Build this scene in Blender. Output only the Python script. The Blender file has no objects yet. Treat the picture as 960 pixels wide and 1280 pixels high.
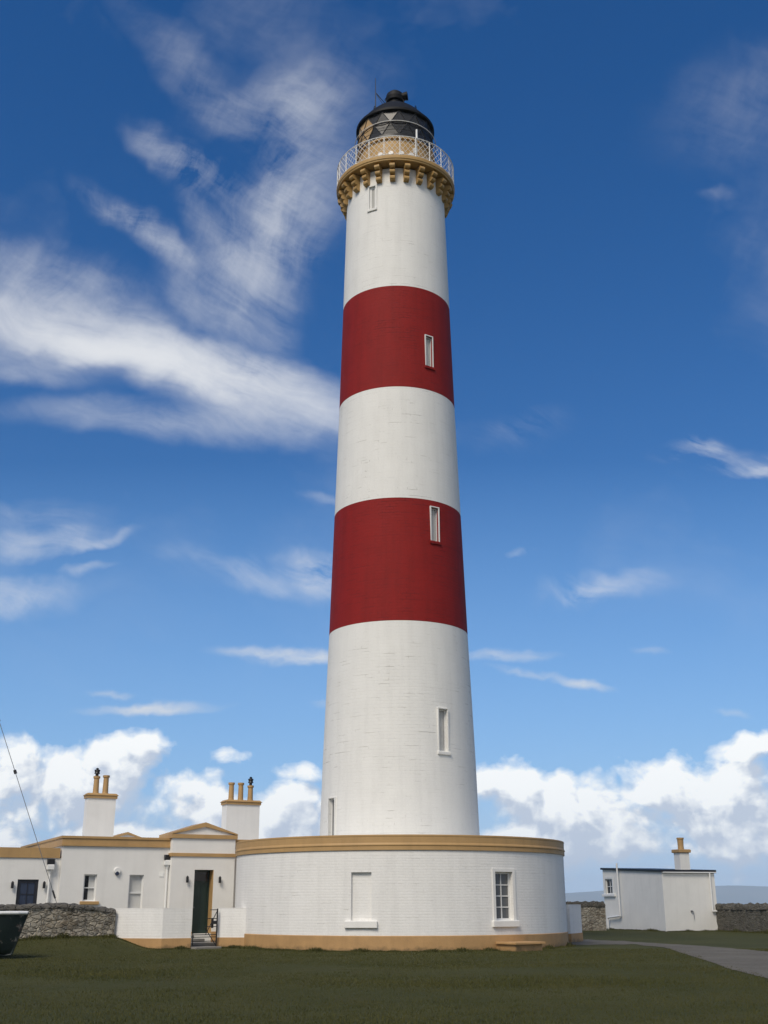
import bpy, math, random
import numpy as np
from mathutils import Vector, Matrix, noise as mnoise
random.seed(7)
C = bpy.context.scene.collection
PI = math.pi
rad = math.radians

# ------------------------------------------------------------------ camera
F = 1400.0
PITCH = math.atan(489.0/F)
ROLL = rad(0.12)
CAM = Vector((0, 0, 1.6))
camd = bpy.data.cameras.new('camera')
cam = bpy.data.objects.new('camera', camd)
C.objects.link(cam)
MR = Matrix.Rotation(PI/2+PITCH, 3, 'X') @ Matrix.Rotation(-ROLL, 3, 'Z')
cam.matrix_world = Matrix.Translation(CAM) @ MR.to_4x4()
camd.sensor_fit = 'VERTICAL'
camd.sensor_height = 24
camd.lens = 24*F/1280
camd.clip_start = 0.1
camd.clip_end = 60000
bpy.context.scene.camera = cam

def ray(px, py):
    return MR @ Vector(((px-480)/F, (640-py)/F, -1))
def at(px, py, Y):
    d = ray(px, py)
    return CAM + d*(Y/d.y)
def ground_at(px, py, z=0.0):
    d = ray(px, py)
    return CAM + d*((z-CAM.z)/d.z)

# ------------------------------------------------------------------ helpers
def prop(o, label=None, cat=None, group=None, kind=None):
    if label: o['label'] = label
    if cat: o['category'] = cat
    if group: o['group'] = group
    if kind: o['kind'] = kind
    return o
def thing(name, loc, label, cat, group=None):
    o = bpy.data.objects.new(name, None)
    C.objects.link(o)
    o.location = loc
    o.empty_display_size = 0.3
    return prop(o, label, cat, group)

def wloc(o):
    v = Vector((0, 0, 0))
    while o is not None:
        v += o.location
        o = o.parent
    return v

class Fr:
    """frame: origin, t along the wall, n outward"""
    def __init__(s, o, t, n=None):
        s.o = Vector(o); s.t = Vector(t).normalized()
        s.n = Vector(n).normalized() if n is not None else Vector((s.t.y, -s.t.x, 0))
    def p(s, u, out, z):
        return Vector((s.o.x+s.t.x*u+s.n.x*out, s.o.y+s.t.y*u+s.n.y*out, z))
    def hit(s, px, py, out=0.0):
        d = ray(px, py)
        q = s.o+s.n*out
        k = ((q.x-CAM.x)*s.n.x+(q.y-CAM.y)*s.n.y)/(d.x*s.n.x+d.y*s.n.y)
        w = CAM+d*k
        return ((w.x-s.o.x)*s.t.x+(w.y-s.o.y)*s.t.y, w.z)

class MB:
    def __init__(s):
        s.v = []; s.f = []; s.uv = []; s.sm = []
    def add(s, pts, uvs=None, smooth=False):
        i = len(s.v)
        s.v += [tuple(p) for p in pts]
        s.f.append(tuple(range(i, i+len(pts))))
        if uvs is None:
            a, b, c = Vector(pts[0]), Vector(pts[1]), Vector(pts[2])
            nn = (b-a).cross(c-a)
            ax = [abs(nn.x), abs(nn.y), abs(nn.z)]
            if ax[2] >= max(ax[0], ax[1])*1.5: uvs = [(p[0], p[1]) for p in pts]
            elif ax[1] >= ax[0]: uvs = [(p[0]+p[1]*0.3, p[2]) for p in pts]
            else: uvs = [(p[1], p[2]) for p in pts]
        s.uv.append(uvs); s.sm.append(smooth)
    def grid(s, rows, smooth=True, closed=False, uvf=None):
        """rows: list of lists of points sharing vertices"""
        base = len(s.v); m = len(rows[0])
        for r in rows: s.v += [tuple(p) for p in r]
        for i in range(len(rows)-1):
            for j in range(m if closed else m-1):
                k = (j+1) % m
                a, b, c, d = base+i*m+j, base+i*m+k, base+(i+1)*m+k, base+(i+1)*m+j
                s.f.append((a, b, c, d)); s.sm.append(smooth)
                if uvf: s.uv.append([uvf(i, j), uvf(i, j+1), uvf(i+1, j+1), uvf(i+1, j)])
                else: s.uv.append([(s.v[q][0], s.v[q][2]) for q in (a, b, c, d)])
        return s
    def box(s, fr, u0, u1, o0, o1, z0, z1):
        P = fr.p
        c = [P(u0, o1, z0), P(u1, o1, z0), P(u1, o0, z0), P(u0, o0, z0),
             P(u0, o1, z1), P(u1, o1, z1), P(u1, o0, z1), P(u0, o0, z1)]
        w, d = u1-u0, o1-o0
        s.add([c[0], c[1], c[5], c[4]], [(u0, z0), (u1, z0), (u1, z1), (u0, z1)])
        s.add([c[1], c[2], c[6], c[5]], [(o0, z0), (o0+d, z0), (o0+d, z1), (o0, z1)])
        s.add([c[2], c[3], c[7], c[6]], [(u0, z0), (u1, z0), (u1, z1), (u0, z1)])
        s.add([c[3], c[0], c[4], c[7]], [(o0, z0), (o0+d, z0), (o0+d, z1), (o0, z1)])
        s.add([c[4], c[5], c[6], c[7]], [(u0, 0), (u1, 0), (u1, d), (u0, d)])
        s.add([c[3], c[2], c[1], c[0]], [(u0, 0), (u1, 0), (u1, d), (u0, d)])
        return s
    def bevbox(s, fr, u0, u1, o0, o1, z0, z1, b=0.02):
        """box whose top is chamfered"""
        def ring(k, z): return [fr.p(u0+k, o1-k, z), fr.p(u1-k, o1-k, z), fr.p(u1-k, o0+k, z), fr.p(u0+k, o0+k, z)]
        r = [ring(b*.6, z0), ring(0, z0+b*.6), ring(0, z1-b), ring(b, z1)]
        for a, c in zip(r, r[1:]):
            for j in range(4):
                k = (j+1) % 4
                s.add([a[j], a[k], c[k], c[j]])
        s.add(r[-1]); s.add(list(reversed(r[0])))
        return s
    def tube(s, p, q, r, n=8, r2=None, caps=True):
        p, q = Vector(p), Vector(q); r2 = r if r2 is None else r2
        d = (q-p).normalized()
        a = d.orthogonal().normalized(); b = d.cross(a)
        A = [p+(a*math.cos(2*PI*i/n)+b*math.sin(2*PI*i/n))*r for i in range(n)]
        B = [q+(a*math.cos(2*PI*i/n)+b*math.sin(2*PI*i/n))*r2 for i in range(n)]
        s.grid([A, B], True, True)
        if caps:
            s.add(list(reversed(A))); s.add(B)
        return s
    def lathe(s, c, prof, n=48, a0=0, a1=2*PI, smooth=True, cap=False):
        """prof: list of (r,z); c centre"""
        full = abs(a1-a0-2*PI) < 1e-6
        m = n if full else n+1
        R = [[Vector((c[0]+r*math.sin(a0+(a1-a0)*j/n), c[1]-r*math.cos(a0+(a1-a0)*j/n), z)) for j in range(m)] for r, z in prof]
        for i in range(len(R)-1):
            rr = (prof[i][0]+prof[i+1][0])/2
            zz = prof[i][1]; l = math.hypot(prof[i+1][0]-prof[i][0], prof[i+1][1]-zz)
            s.grid([R[i], R[i+1]], smooth, full, lambda ii, jj, rr=rr, zz=zz, l=l: (rr*(a0+(a1-a0)*jj/n), zz+l*ii))
        if cap:
            s.add(R[-1])
        return s
    def build(s, name, mat, parent=None, **kw):
        me = bpy.data.meshes.new(name)
        o = bpy.data.objects.new(name, me)
        off = wloc(parent) if parent is not None else Vector((0, 0, 0))
        if parent is None and kw.pop('base', True):
            a = np.array(s.v, dtype=float)
            off = Vector(((a[:, 0].min()+a[:, 0].max())/2, (a[:, 1].min()+a[:, 1].max())/2, a[:, 2].min()))
            o.location = off
        me.from_pydata([(x-off.x, y-off.y, z-off.z) for x, y, z in s.v], [], s.f)
        me.polygons.foreach_set('use_smooth', s.sm)
        uvl = me.uv_layers.new(name='UVMap')
        flat = []
        for u in s.uv:
            for q in u: flat += [q[0], q[1]]
        uvl.data.foreach_set('uv', flat)
        me.materials.append(mat)
        me.update()
        o.parent = parent
        C.objects.link(o)
        for k, val in kw.items():
            if val: o[{'cat': 'category'}.get(k, k)] = val
        return o

def plane_wall(mb, fr, u0, u1, z0, z1, ops, depth=0.18, o=0.0):
    """front face at out=o with holes; ops: (ua,ub,za,zb)"""
    us = sorted(set([u0, u1]+[x for p in ops for x in p[:2]])); zs = sorted(set([z0, z1]+[x for p in ops for x in p[2:4]]))
    for a, b in zip(us, us[1:]):
        for c, d in zip(zs, zs[1:]):
            m, k = (a+b)/2, (c+d)/2
            if any(p[0] < m < p[1] and p[2] < k < p[3] for p in ops): continue
            mb.add([fr.p(a, o, c), fr.p(b, o, c), fr.p(b, o, d), fr.p(a, o, d)], [(a, c), (b, c), (b, d), (a, d)])
    for a, b, c, d in ops:
        q = o-depth
        mb.add([fr.p(a, o, c), fr.p(a, o, d), fr.p(a, q, d), fr.p(a, q, c)])
        mb.add([fr.p(b, o, d), fr.p(b, o, c), fr.p(b, q, c), fr.p(b, q, d)])
        mb.add([fr.p(a, o, d), fr.p(b, o, d), fr.p(b, q, d), fr.p(a, q, d)])
        mb.add([fr.p(b, o, c), fr.p(a, o, c), fr.p(a, q, c), fr.p(b, q, c)])

def cyl_wall(mb, c, rf, z0, z1, ops=(), step=3.0, depth=0.2, dz=99.0):
    def P(a, z, d=0.0):
        r = rf(z)-d
        return Vector((c[0]+r*math.sin(a), c[1]-r*math.cos(a), z))
    ang = [rad(-180+step*i) for i in range(int(360/step)+1)]
    for op in ops:
        ang = [a for a in ang if not (op[0]-rad(.7) < a < op[0]+rad(.7) or op[1]-rad(.7) < a < op[1]+rad(.7))]+[op[0], op[1]]
    ang = sorted(set(ang))
    n = max(1, int((z1-z0)/dz))
    zs = sorted(set([z0+(z1-z0)*i/n for i in range(n+1)]+[x for p in ops for x in p[2:4]]))
    base = len(mb.v); m = len(ang)
    for z in zs:
        for a in ang: mb.v.append(tuple(P(a, z)))
    R = rf((z0+z1)/2)
    for i in range(len(zs)-1):
        for j in range(m-1):
            am, zm = (ang[j]+ang[j+1])/2, (zs[i]+zs[i+1])/2
            if any(p[0] < am < p[1] and p[2] < zm < p[3] for p in ops): continue
            mb.f.append((base+i*m+j, base+i*m+j+1, base+(i+1)*m+j+1, base+(i+1)*m+j)); mb.sm.append(True)
            mb.uv.append([(R*ang[j], zs[i]), (R*ang[j+1], zs[i]), (R*ang[j+1], zs[i+1]), (R*ang[j], zs[i+1])])
    for a, b, zc, zd in ops:
        mb.add([P(a, zc), P(a, zd), P(a, zd, depth), P(a, zc, depth)])
        mb.add([P(b, zd), P(b, zc), P(b, zc, depth), P(b, zd, depth)])
        mb.add([P(a, zd), P(b, zd), P(b, zd, depth), P(a, zd, depth)])
        mb.add([P(b, zc), P(a, zc), P(a, zc, depth), P(b, zc, depth)])

def cyl_hit(c, rf, px, py):
    """angle and height where the ray through a pixel meets the tower"""
    d = ray(px, py); k = 1.0; R = rf(10)
    for _ in range(12):
        ox, oy = CAM.x-c[0], CAM.y-c[1]
        A = d.x*d.x+d.y*d.y; B = 2*(ox*d.x+oy*d.y); Q = ox*ox+oy*oy-R*R
        disc = max(B*B-4*A*Q, 0)
        k = (-B-math.sqrt(disc))/(2*A)
        w = CAM+d*k; R = rf(w.z)
    return math.atan2(w.x-c[0], -(w.y-c[1])), w.z

# ------------------------------------------------------------------ materials
def newmat(name):
    m = bpy.data.materials.new(name); m.use_nodes = True
    nt = m.node_tree; b = nt.nodes['Principled BSDF']
    return m, nt, b
def N(nt, typ, **kw):
    n = nt.nodes.new(typ)
    for k, v in kw.items():
        if k.startswith('i_'):
            key = k[2:].replace('_', ' ')
            n.inputs[key].default_value = v
        else: setattr(n, k, v)
    return n
def math_(nt, op, a, b=None, c=None, clamp=False):
    n = nt.nodes.new('ShaderNodeMath'); n.operation = op; n.use_clamp = clamp
    for i, x in enumerate((a, b, c)):
        if x is None: continue
        if isinstance(x, (int, float)): n.inputs[i].default_value = x
        else: nt.links.new(x, n.inputs[i])
    return n.outputs[0]
def mix(nt, fac, a, b, typ='MIX'):
    n = nt.nodes.new('ShaderNodeMixRGB'); n.blend_type = typ
    for i, x in enumerate((fac, a, b)):
        if isinstance(x, (int, float)): n.inputs[i].default_value = x
        elif isinstance(x, tuple): n.inputs[i].default_value = (*x, 1)
        else: nt.links.new(x, n.inputs[i])
    return n.outputs[0]
def noise(nt, vec, scale, detail=4, rough=.55, stretch=None, dist=0.0):
    if stretch:
        mp = nt.nodes.new('ShaderNodeMapping'); mp.inputs['Scale'].default_value = stretch
        nt.links.new(vec, mp.inputs['Vector']); vec = mp.outputs[0]
    n = nt.nodes.new('ShaderNodeTexNoise'); n.inputs['Scale'].default_value = scale
    n.inputs['Detail'].default_value = detail; n.inputs['Roughness'].default_value = rough
    n.inputs['Distortion'].default_value = dist
    nt.links.new(vec, n.inputs['Vector'])
    return n.outputs['Fac']
def ramp(nt, fac, a, b, lo=0.0, hi=1.0):
    n = nt.nodes.new('ShaderNodeMapRange'); n.clamp = True
    n.inputs[1].default_value = a; n.inputs[2].default_value = b; n.inputs[3].default_value = lo; n.inputs[4].default_value = hi
    nt.links.new(fac, n.inputs[0]); return n.outputs[0]
def bump(nt, h, strength, dist, bs):
    n = nt.nodes.new('ShaderNodeBump'); n.inputs['Strength'].default_value = strength; n.inputs['Distance'].default_value = dist
    nt.links.new(h, n.inputs['Height']); nt.links.new(n.outputs[0], bs.inputs['Normal'])

def painted_brick(name, col, row=.11, bw=.30, crack=(.55, .52, .46), crackamt=.75, thr=.56, mott=.06, bumpd=.012, rough=.7):
    m, nt, b = newmat(name)
    uv = nt.nodes.new('ShaderNodeUVMap').outputs[0]
    # slightly wavy coordinates so the courses are hand laid
    wob = nt.nodes.new('ShaderNodeTexNoise'); wob.inputs['Scale'].default_value = .9; wob.inputs['Detail'].default_value = 2
    nt.links.new(uv, wob.inputs['Vector'])
    vm = nt.nodes.new('ShaderNodeVectorMath'); vm.operation = 'MULTIPLY_ADD'
    nt.links.new(wob.outputs['Color'], vm.inputs[0]); vm.inputs[1].default_value = (.06, .06, 0); nt.links.new(uv, vm.inputs[2])
    br = nt.nodes.new('ShaderNodeTexBrick')
    for k, v in (('Scale', 1.0), ('Mortar Size', .011), ('Mortar Smooth', .6), ('Brick Width', bw), ('Row Height', row), ('Bias', 0.0)): br.inputs[k].default_value = v
    br.inputs['Color1'].default_value = (1, 1, 1, 1); br.inputs['Color2'].default_value = (.75, .75, .75, 1); br.inputs['Mortar'].default_value = (0, 0, 0, 1)
    nt.links.new(vm.outputs[0], br.inputs['Vector'])
    mort = br.outputs['Fac']
    # broken joints showing as short dark dashes
    n1 = noise(nt, uv, 1.0, 5, .7, (.9, 7.0, 1))
    n2 = noise(nt, uv, .35, 3, .6)
    mask = math_(nt, 'MULTIPLY', ramp(nt, n1, thr, thr+.05), ramp(nt, n2, .42, .62, .25, 1))
    ck = math_(nt, 'MULTIPLY', math_(nt, 'MULTIPLY', mort, mask), crackamt)
    n3 = noise(nt, uv, .8, 6, .65)
    n4 = noise(nt, uv, 1.0, 4, .6, (3.0, .25, 1))   # faint vertical rain runs
    n5 = noise(nt, uv, 14.0, 3, .6)
    v = math_(nt, 'ADD', ramp(nt, n3, .3, .7, 1-mott, 1.0), ramp(nt, n4, .45, .75, 0, -mott*1.2))
    v = math_(nt, 'ADD', v, ramp(nt, n5, .3, .7, -mott*.4, mott*.4))
    cv = nt.nodes.new('ShaderNodeCombineXYZ')
    for i in range(3): nt.links.new(v, cv.inputs[i])
    c = mix(nt, 1.0, col, cv.outputs[0], 'MULTIPLY')
    c = mix(nt, ck, c, crack)
    nt.links.new(c, b.inputs['Base Color'])
    b.inputs['Roughness'].default_value = rough; b.inputs['Specular IOR Level'].default_value = .3
    bw_ = nt.nodes.new('ShaderNodeRGBToBW'); nt.links.new(br.outputs['Color'], bw_.inputs[0])
    h = math_(nt, 'ADD', bw_.outputs[0], math_(nt, 'MULTIPLY', noise(nt, uv, 9, 5, .6), 1.2))
    h = math_(nt, 'SUBTRACT', h, math_(nt, 'MULTIPLY', mask, mort))
    bump(nt, h, .8, bumpd, b)
    return m

def paint(name, col, rough=.6, mott=.08, scale=1.5, streak=0.06, bumpd=.004, metallic=0.0):
    m, nt, b = newmat(name)
    tc = nt.nodes.new('ShaderNodeTexCoord').outputs['Object']
    n3 = noise(nt, tc, scale, 6, .65)
    n4 = noise(nt, tc, 1.0, 4, .6, (4.0, 4.0, .3))
    v = math_(nt, 'ADD', ramp(nt, n3, .3, .7, 1-mott, 1.0+mott*.5), ramp(nt, n4, .5, .75, 0, -streak))
    cv = nt.nodes.new('ShaderNodeCombineXYZ')
    for i in range(3): nt.links.new(v, cv.inputs[i])
    nt.links.new(mix(nt, 1.0, col, cv.outputs[0], 'MULTIPLY'), b.inputs['Base Color'])
    b.inputs['Roughness'].default_value = rough; b.inputs['Metallic'].default_value = metallic
    bump(nt, noise(nt, tc, 25, 4, .6), .6, bumpd, b)
    return m

def render_mat(name, col):
    m = paint(name, col, .75, .06, .9, .05, .006)
    return m

M = {}
M['tower_white'] = painted_brick('painted white brick of the tower', (.80, .795, .76), .14, .42, (.32, .30, .26), .85, .56, .055, .0045)
M['red'] = painted_brick('painted red brick', (.26, .010, .008), .13, .34, (.07, .004, .006), .9, .51, .12, .009, .75)
M['drum_white'] = painted_brick('painted white brick', (.82, .81, .78), .095, .26, (.46, .44, .40), .65, .575, .07, .0035)
M['render'] = render_mat('white harled wall', (.78, .77, .74))
M['render_shed'] = render_mat('off white shed wall', (.80, .79, .75))
M['ochre'] = paint('ochre masonry paint', (.45, .28, .115), .6, .12, 1.2, .10)
M['ochre_plinth'] = paint('ochre plinth paint', (.46, .275, .115), .65, .16, 1.5, .10, .008)
def splash(m, top_, col):
    """dirt splashed up from the ground on the foot of a wall"""
    nt = m.node_tree; b = nt.nodes['Principled BSDF']; src = b.inputs['Base Color'].links[0].from_socket
    pos = nt.nodes.new('ShaderNodeNewGeometry').outputs['Position']
    sp = nt.nodes.new('ShaderNodeSeparateXYZ'); nt.links.new(pos, sp.inputs[0])
    n = noise(nt, pos, 3.5, 6, .7)
    h = math_(nt, 'ADD', sp.outputs[2], math_(nt, 'MULTIPLY', math_(nt, 'SUBTRACT', n, .5), -top_*3.2))
    nt.links.new(mix(nt, ramp(nt, h, 0, top_, .75, 0), src, col), b.inputs['Base Color'])
splash(M['ochre_plinth'], .16, (.10, .075, .035))
M['ochre_gallery'] = paint('ochre gallery paint', (.46, .285, .10), .6, .12, 2, .12)
M['white_wood'] = paint('white painted joinery', (.78, .78, .76), .4, .04)
M['grey_board'] = paint('grey painted recessed panel', (.42, .42, .40), .6, .08)
M['white_metal'] = paint('white painted iron', (.80, .80, .78), .4, .05)
M['black'] = paint('black painted iron', (.012, .012, .014), .45, .2, 3, .1)
M['dome'] = paint('black painted dome', (.008, .009, .011), .6, .25, 1.5, .1)
M['dome'].node_tree.nodes['Principled BSDF'].inputs['Specular IOR Level'].default_value = .22
M['green_door'] = paint('dark green painted door', (.012, .035, .028), .4, .15)
M['dark_door'] = paint('black painted door frame', (.015, .016, .022), .4, .15)
M['curtain'] = paint('pale window blind', (.84, .84, .81), .8, .06)
M['tan_blind'] = paint('tan lantern blind', (.50, .33, .16), .8, .1)
M['flag'] = paint('grey stone flags', (.22, .21, .19), .8, .2, 3)
M['coping'] = paint('pale grey render top', (.6, .6, .57), .8, .1)
M['blue_grey'] = paint('dark blue alarm plastic', (.02, .03, .07), .4, .1)
M['steel'] = paint('galvanised steel', (.22, .23, .25), .4, .15, 3, .05, .002, .8)
M['dark_panel'] = paint('dark room behind glass', (.03, .03, .032), .9, .1)  # near black, paints in the darkness of unlit rooms; risers share it

def glass_mat(name, col, rough=.08, trans=0.0):
    m, nt, b = newmat(name)
    b.inputs['Base Color'].default_value = (*col, 1); b.inputs['Roughness'].default_value = rough
    b.inputs['Specular IOR Level'].default_value = .6
    tc = nt.nodes.new('ShaderNodeTexCoord').outputs['Object']
    bump(nt, noise(nt, tc, 2.5, 2, .5), .3, .01, b)
    if trans > 0:
        out = nt.nodes['Material Output']
        tr = nt.nodes.new('ShaderNodeBsdfTransparent'); tr.inputs[0].default_value = (.97, .97, .97, 1)
        ms = nt.nodes.new('ShaderNodeMixShader'); ms.inputs[0].default_value = trans
        nt.links.new(b.outputs[0], ms.inputs[1]); nt.links.new(tr.outputs[0], ms.inputs[2]); nt.links.new(ms.outputs[0], out.inputs[0])
    return m
M['glass'] = glass_mat('dark window glass', (.02, .022, .026))
M['glass_grey'] = glass_mat('grey window glass', (.11, .115, .12), .15)
M['glass_clear'] = glass_mat('clear window glass', (.02, .02, .022), .08, .93)
M['glass_blue'] = glass_mat('bluish door glass', (.03, .04, .07), .1)
M['glass_lantern'] = glass_mat('lantern glass', (.035, .036, .038), .35, .30)

# grass ground
m, nt, b = newmat('mown grass'); M['grass'] = m
geo = nt.nodes.new('ShaderNodeNewGeometry').outputs['Position']
g1 = noise(nt, geo, .25, 5, .6); g2 = noise(nt, geo, 2.2, 5, .7); g3 = noise(nt, geo, 22, 4, .7); g4 = noise(nt, geo, .9, 4, .6, (1, .35, 1))
c = mix(nt, ramp(nt, g1, .42, .60), (.056, .061, .017), (.080, .080, .025))
c = mix(nt, ramp(nt, g4, .5, .72, 0, .55), c, (.080, .072, .028))
c = mix(nt, ramp(nt, g2, .35, .75, 0, .6), c, (.048, .052, .014))
c = mix(nt, ramp(nt, g3, .3, .8, 0, .5), c, (.070, .072, .030))
nt.links.new(c, b.inputs['Base Color']); b.inputs['Roughness'].default_value = .9; b.inputs['Specular IOR Level'].default_value = .15
bump(nt, math_(nt, 'ADD', g3, math_(nt, 'MULTIPLY', g2, 1.5)), .9, .05, b)

m, nt, b = newmat('grass blade'); M['blade'] = m
geo = nt.nodes.new('ShaderNodeNewGeometry').outputs['Position']
g1 = noise(nt, geo, .6, 5, .7); g2 = noise(nt, geo, 30, 1, .5)
c = mix(nt, ramp(nt, g1, .35, .65), (.052, .059, .016), (.084, .082, .027))
c = mix(nt, ramp(nt, g2, .45, .75, 0, .8), c, (.085, .080, .038))
nt.links.new(c, b.inputs['Base Color']); b.inputs['Roughness'].default_value = .8; b.inputs['Specular IOR Level'].default_value = .1

m, nt, b = newmat('gravel path'); M['gravel'] = m
geo = nt.nodes.new('ShaderNodeNewGeometry').outputs['Position']
g1 = noise(nt, geo, .5, 5, .65); g2 = noise(nt, geo, 18, 4, .8)
c = mix(nt, ramp(nt, g1, .35, .65), (.13, .115, .09), (.20, .18, .145))
c = mix(nt, ramp(nt, g2, .35, .7, 0, .7), c, (.055, .052, .040))
c = mix(nt, ramp(nt, noise(nt, geo, 3.5, 5, .75), .45, .68, 0, .6), c, (.075, .068, .045))
nt.links.new(c, b.inputs['Base Color']); b.inputs['Roughness'].default_value = .95
bump(nt, g2, 1, .03, b)

m, nt, b = newmat('sea water'); M['sea'] = m
b.inputs['Base Color'].default_value = (.02, .045, .07, 1); b.inputs['Roughness'].default_value = .25
geo = nt.nodes.new('ShaderNodeNewGeometry').outputs['Position']
bump(nt, noise(nt, geo, .15, 5, .6, (1, .5, 1)), .5, .5, b)

m, nt, b = newmat('distant moorland'); M['hill'] = m
geo = nt.nodes.new('ShaderNodeNewGeometry').outputs['Position']
c = mix(nt, ramp(nt, noise(nt, geo, .002, 6, .6), .4, .6), (.05, .06, .035), (.09, .085, .05))
nt.links.new(c, b.inputs['Base Color']); b.inputs['Roughness'].default_value = 1

def rubble(name, mortar, s1, s2, amt=.5, scale=4.0):
    m, nt, b = newmat(name)
    tc = nt.nodes.new('ShaderNodeTexCoord').outputs['Object']
    wn = nt.nodes.new('ShaderNodeTexNoise'); wn.inputs['Scale'].default_value = 3; nt.links.new(tc, wn.inputs['Vector'])
    vm = nt.nodes.new('ShaderNodeVectorMath'); vm.operation = 'MULTIPLY_ADD'
    nt.links.new(wn.outputs['Color'], vm.inputs[0]); vm.inputs[1].default_value = (.25, .25, .15); nt.links.new(tc, vm.inputs[2])
    mp = nt.nodes.new('ShaderNodeMapping'); mp.inputs['Scale'].default_value = (1, 1, 1.7); nt.links.new(vm.outputs[0], mp.inputs[0])
    vo = nt.nodes.new('ShaderNodeTexVoronoi'); vo.inputs['Scale'].default_value = scale; nt.links.new(mp.outputs[0], vo.inputs['Vector'])
    ve = nt.nodes.new('ShaderNodeTexVoronoi'); ve.feature = 'DISTANCE_TO_EDGE'; ve.inputs['Scale'].default_value = scale; nt.links.new(mp.outputs[0], ve.inputs['Vector'])
    sp = nt.nodes.new('ShaderNodeSeparateColor'); nt.links.new(vo.outputs['Color'], sp.inputs[0])
    n1 = noise(nt, tc, 6, 6, .7); n2 = noise(nt, tc, .9, 4, .6); n3 = noise(nt, tc, 20, 4, .7)
    stone = mix(nt, sp.outputs[0], s1, s2)
    stone = mix(nt, ramp(nt, n3, .35, .7, 0, .55), stone, (.06, .055, .045))
    e = ramp(nt, ve.outputs['Distance'], .01, .10, 1, 0)
    cover = ramp(nt, math_(nt, 'ADD', n1, math_(nt, 'MULTIPLY', n2, .8)), .74, .95, 0, amt)
    f = math_(nt, 'MAXIMUM', math_(nt, 'MULTIPLY', e, ramp(nt, n1, .3, .6, .2, .9)), cover)
    c = mix(nt, f, stone, mortar)
    c = mix(nt, ramp(nt, n3, .62, .75, 0, .6), c, (.03, .03, .022))
    nt.links.new(c, b.inputs['Base Color']); b.inputs['Roughness'].default_value = .95
    h = math_(nt, 'ADD', ramp(nt, ve.outputs['Distance'], 0, .15), math_(nt, 'MULTIPLY', n3, .6))
    bump(nt, h, 1, .06, b)
    return m
M['rubble'] = rubble('rubble and lime mortar', (.46, .42, .34), (.30, .24, .16), (.14, .115, .085), .95)
M['rubble_dark'] = rubble('dark lichened rubble', (.20, .19, .155), (.115, .10, .08), (.065, .06, .045), .45, 4.5)
M['coping_stone'] = rubble('lichened coping stone', (.16, .15, .13), (.14, .13, .11), (.08, .075, .065), .4, 3.0)

m, nt, b = newmat('weathered dark green hull paint'); M['hull'] = m
tc = nt.nodes.new('ShaderNodeTexCoord').outputs['Object']
n1 = noise(nt, tc, 2.3, 6, .62, None, .3); n2 = noise(nt, tc, 9, 5, .7)
c = mix(nt, ramp(nt, n2, .4, .7), (.005, .013, .013), (.009, .020, .018))
patch = ramp(nt, n1, .60, .64)
c = mix(nt, patch, c, mix(nt, ramp(nt, n2, .4, .6), (.20, .20, .18), (.07, .045, .04)))
nt.links.new(c, b.inputs['Base Color']); b.inputs['Roughness'].default_value = .5
bump(nt, n2, .5, .01, b)

# ------------------------------------------------------------------ world: blue sky, high cirrus, low cumulus
world = bpy.data.worlds.new('World'); bpy.context.scene.world = world
world.use_nodes = True
wt = world.node_tree
for n in list(wt.nodes): wt.nodes.remove(n)
SUN_EL, SUN_AZ = 46.0, 206.0      # azimuth clockwise from +Y: behind and to the left of the camera
sky = wt.nodes.new('ShaderNodeTexSky'); sky.sky_type = 'NISHITA'; sky.sun_disc = False
sky.sun_elevation = rad(SUN_EL); sky.sun_rotation = rad(SUN_AZ)
sky.altitude = 10; sky.air_density = 1.0; sky.dust_density = .35; sky.ozone_density = 3.0
gen = wt.nodes.new('ShaderNodeTexCoord').outputs['Generated']
sx = wt.nodes.new('ShaderNodeSeparateXYZ'); wt.links.new(gen, sx.inputs[0])
ay = math_(wt, 'MAXIMUM', math_(wt, 'ABSOLUTE', sx.outputs[1]), .06)
u_ = math_(wt, 'DIVIDE', sx.outputs[0], ay)
v_ = math_(wt, 'DIVIDE', sx.outputs[2], ay)
uvc = wt.nodes.new('ShaderNodeCombineXYZ'); wt.links.new(u_, uvc.inputs[0]); wt.links.new(v_, uvc.inputs[1])
UV = uvc.outputs[0]
def wnoise(vec, scale_, detail=4, rough=.55, stretch=None, dist=0.0):
    o = noise(wt, vec, scale_, detail, rough, stretch, dist); o.node.noise_dimensions = '2D'; return o
def duv(px, py):
    d = ray(px, py); return Vector((d.x/d.y, d.z/d.y))
def warp(vec, scale, amt, detail=3):
    n = wt.nodes.new('ShaderNodeTexNoise'); n.noise_dimensions = '2D'; n.inputs['Scale'].default_value = scale; n.inputs['Detail'].default_value = detail
    wt.links.new(vec, n.inputs['Vector'])
    s = wt.nodes.new('ShaderNodeVectorMath'); s.operation = 'SUBTRACT'; wt.links.new(n.outputs['Color'], s.inputs[0]); s.inputs[1].default_value = (.5, .5, .5)
    a = wt.nodes.new('ShaderNodeVectorMath'); a.operation = 'MULTIPLY_ADD'; wt.links.new(s.outputs[0], a.inputs[0]); a.inputs[1].default_value = (amt, amt, 0); wt.links.new(vec, a.inputs[2])
    return a.outputs[0]
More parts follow.
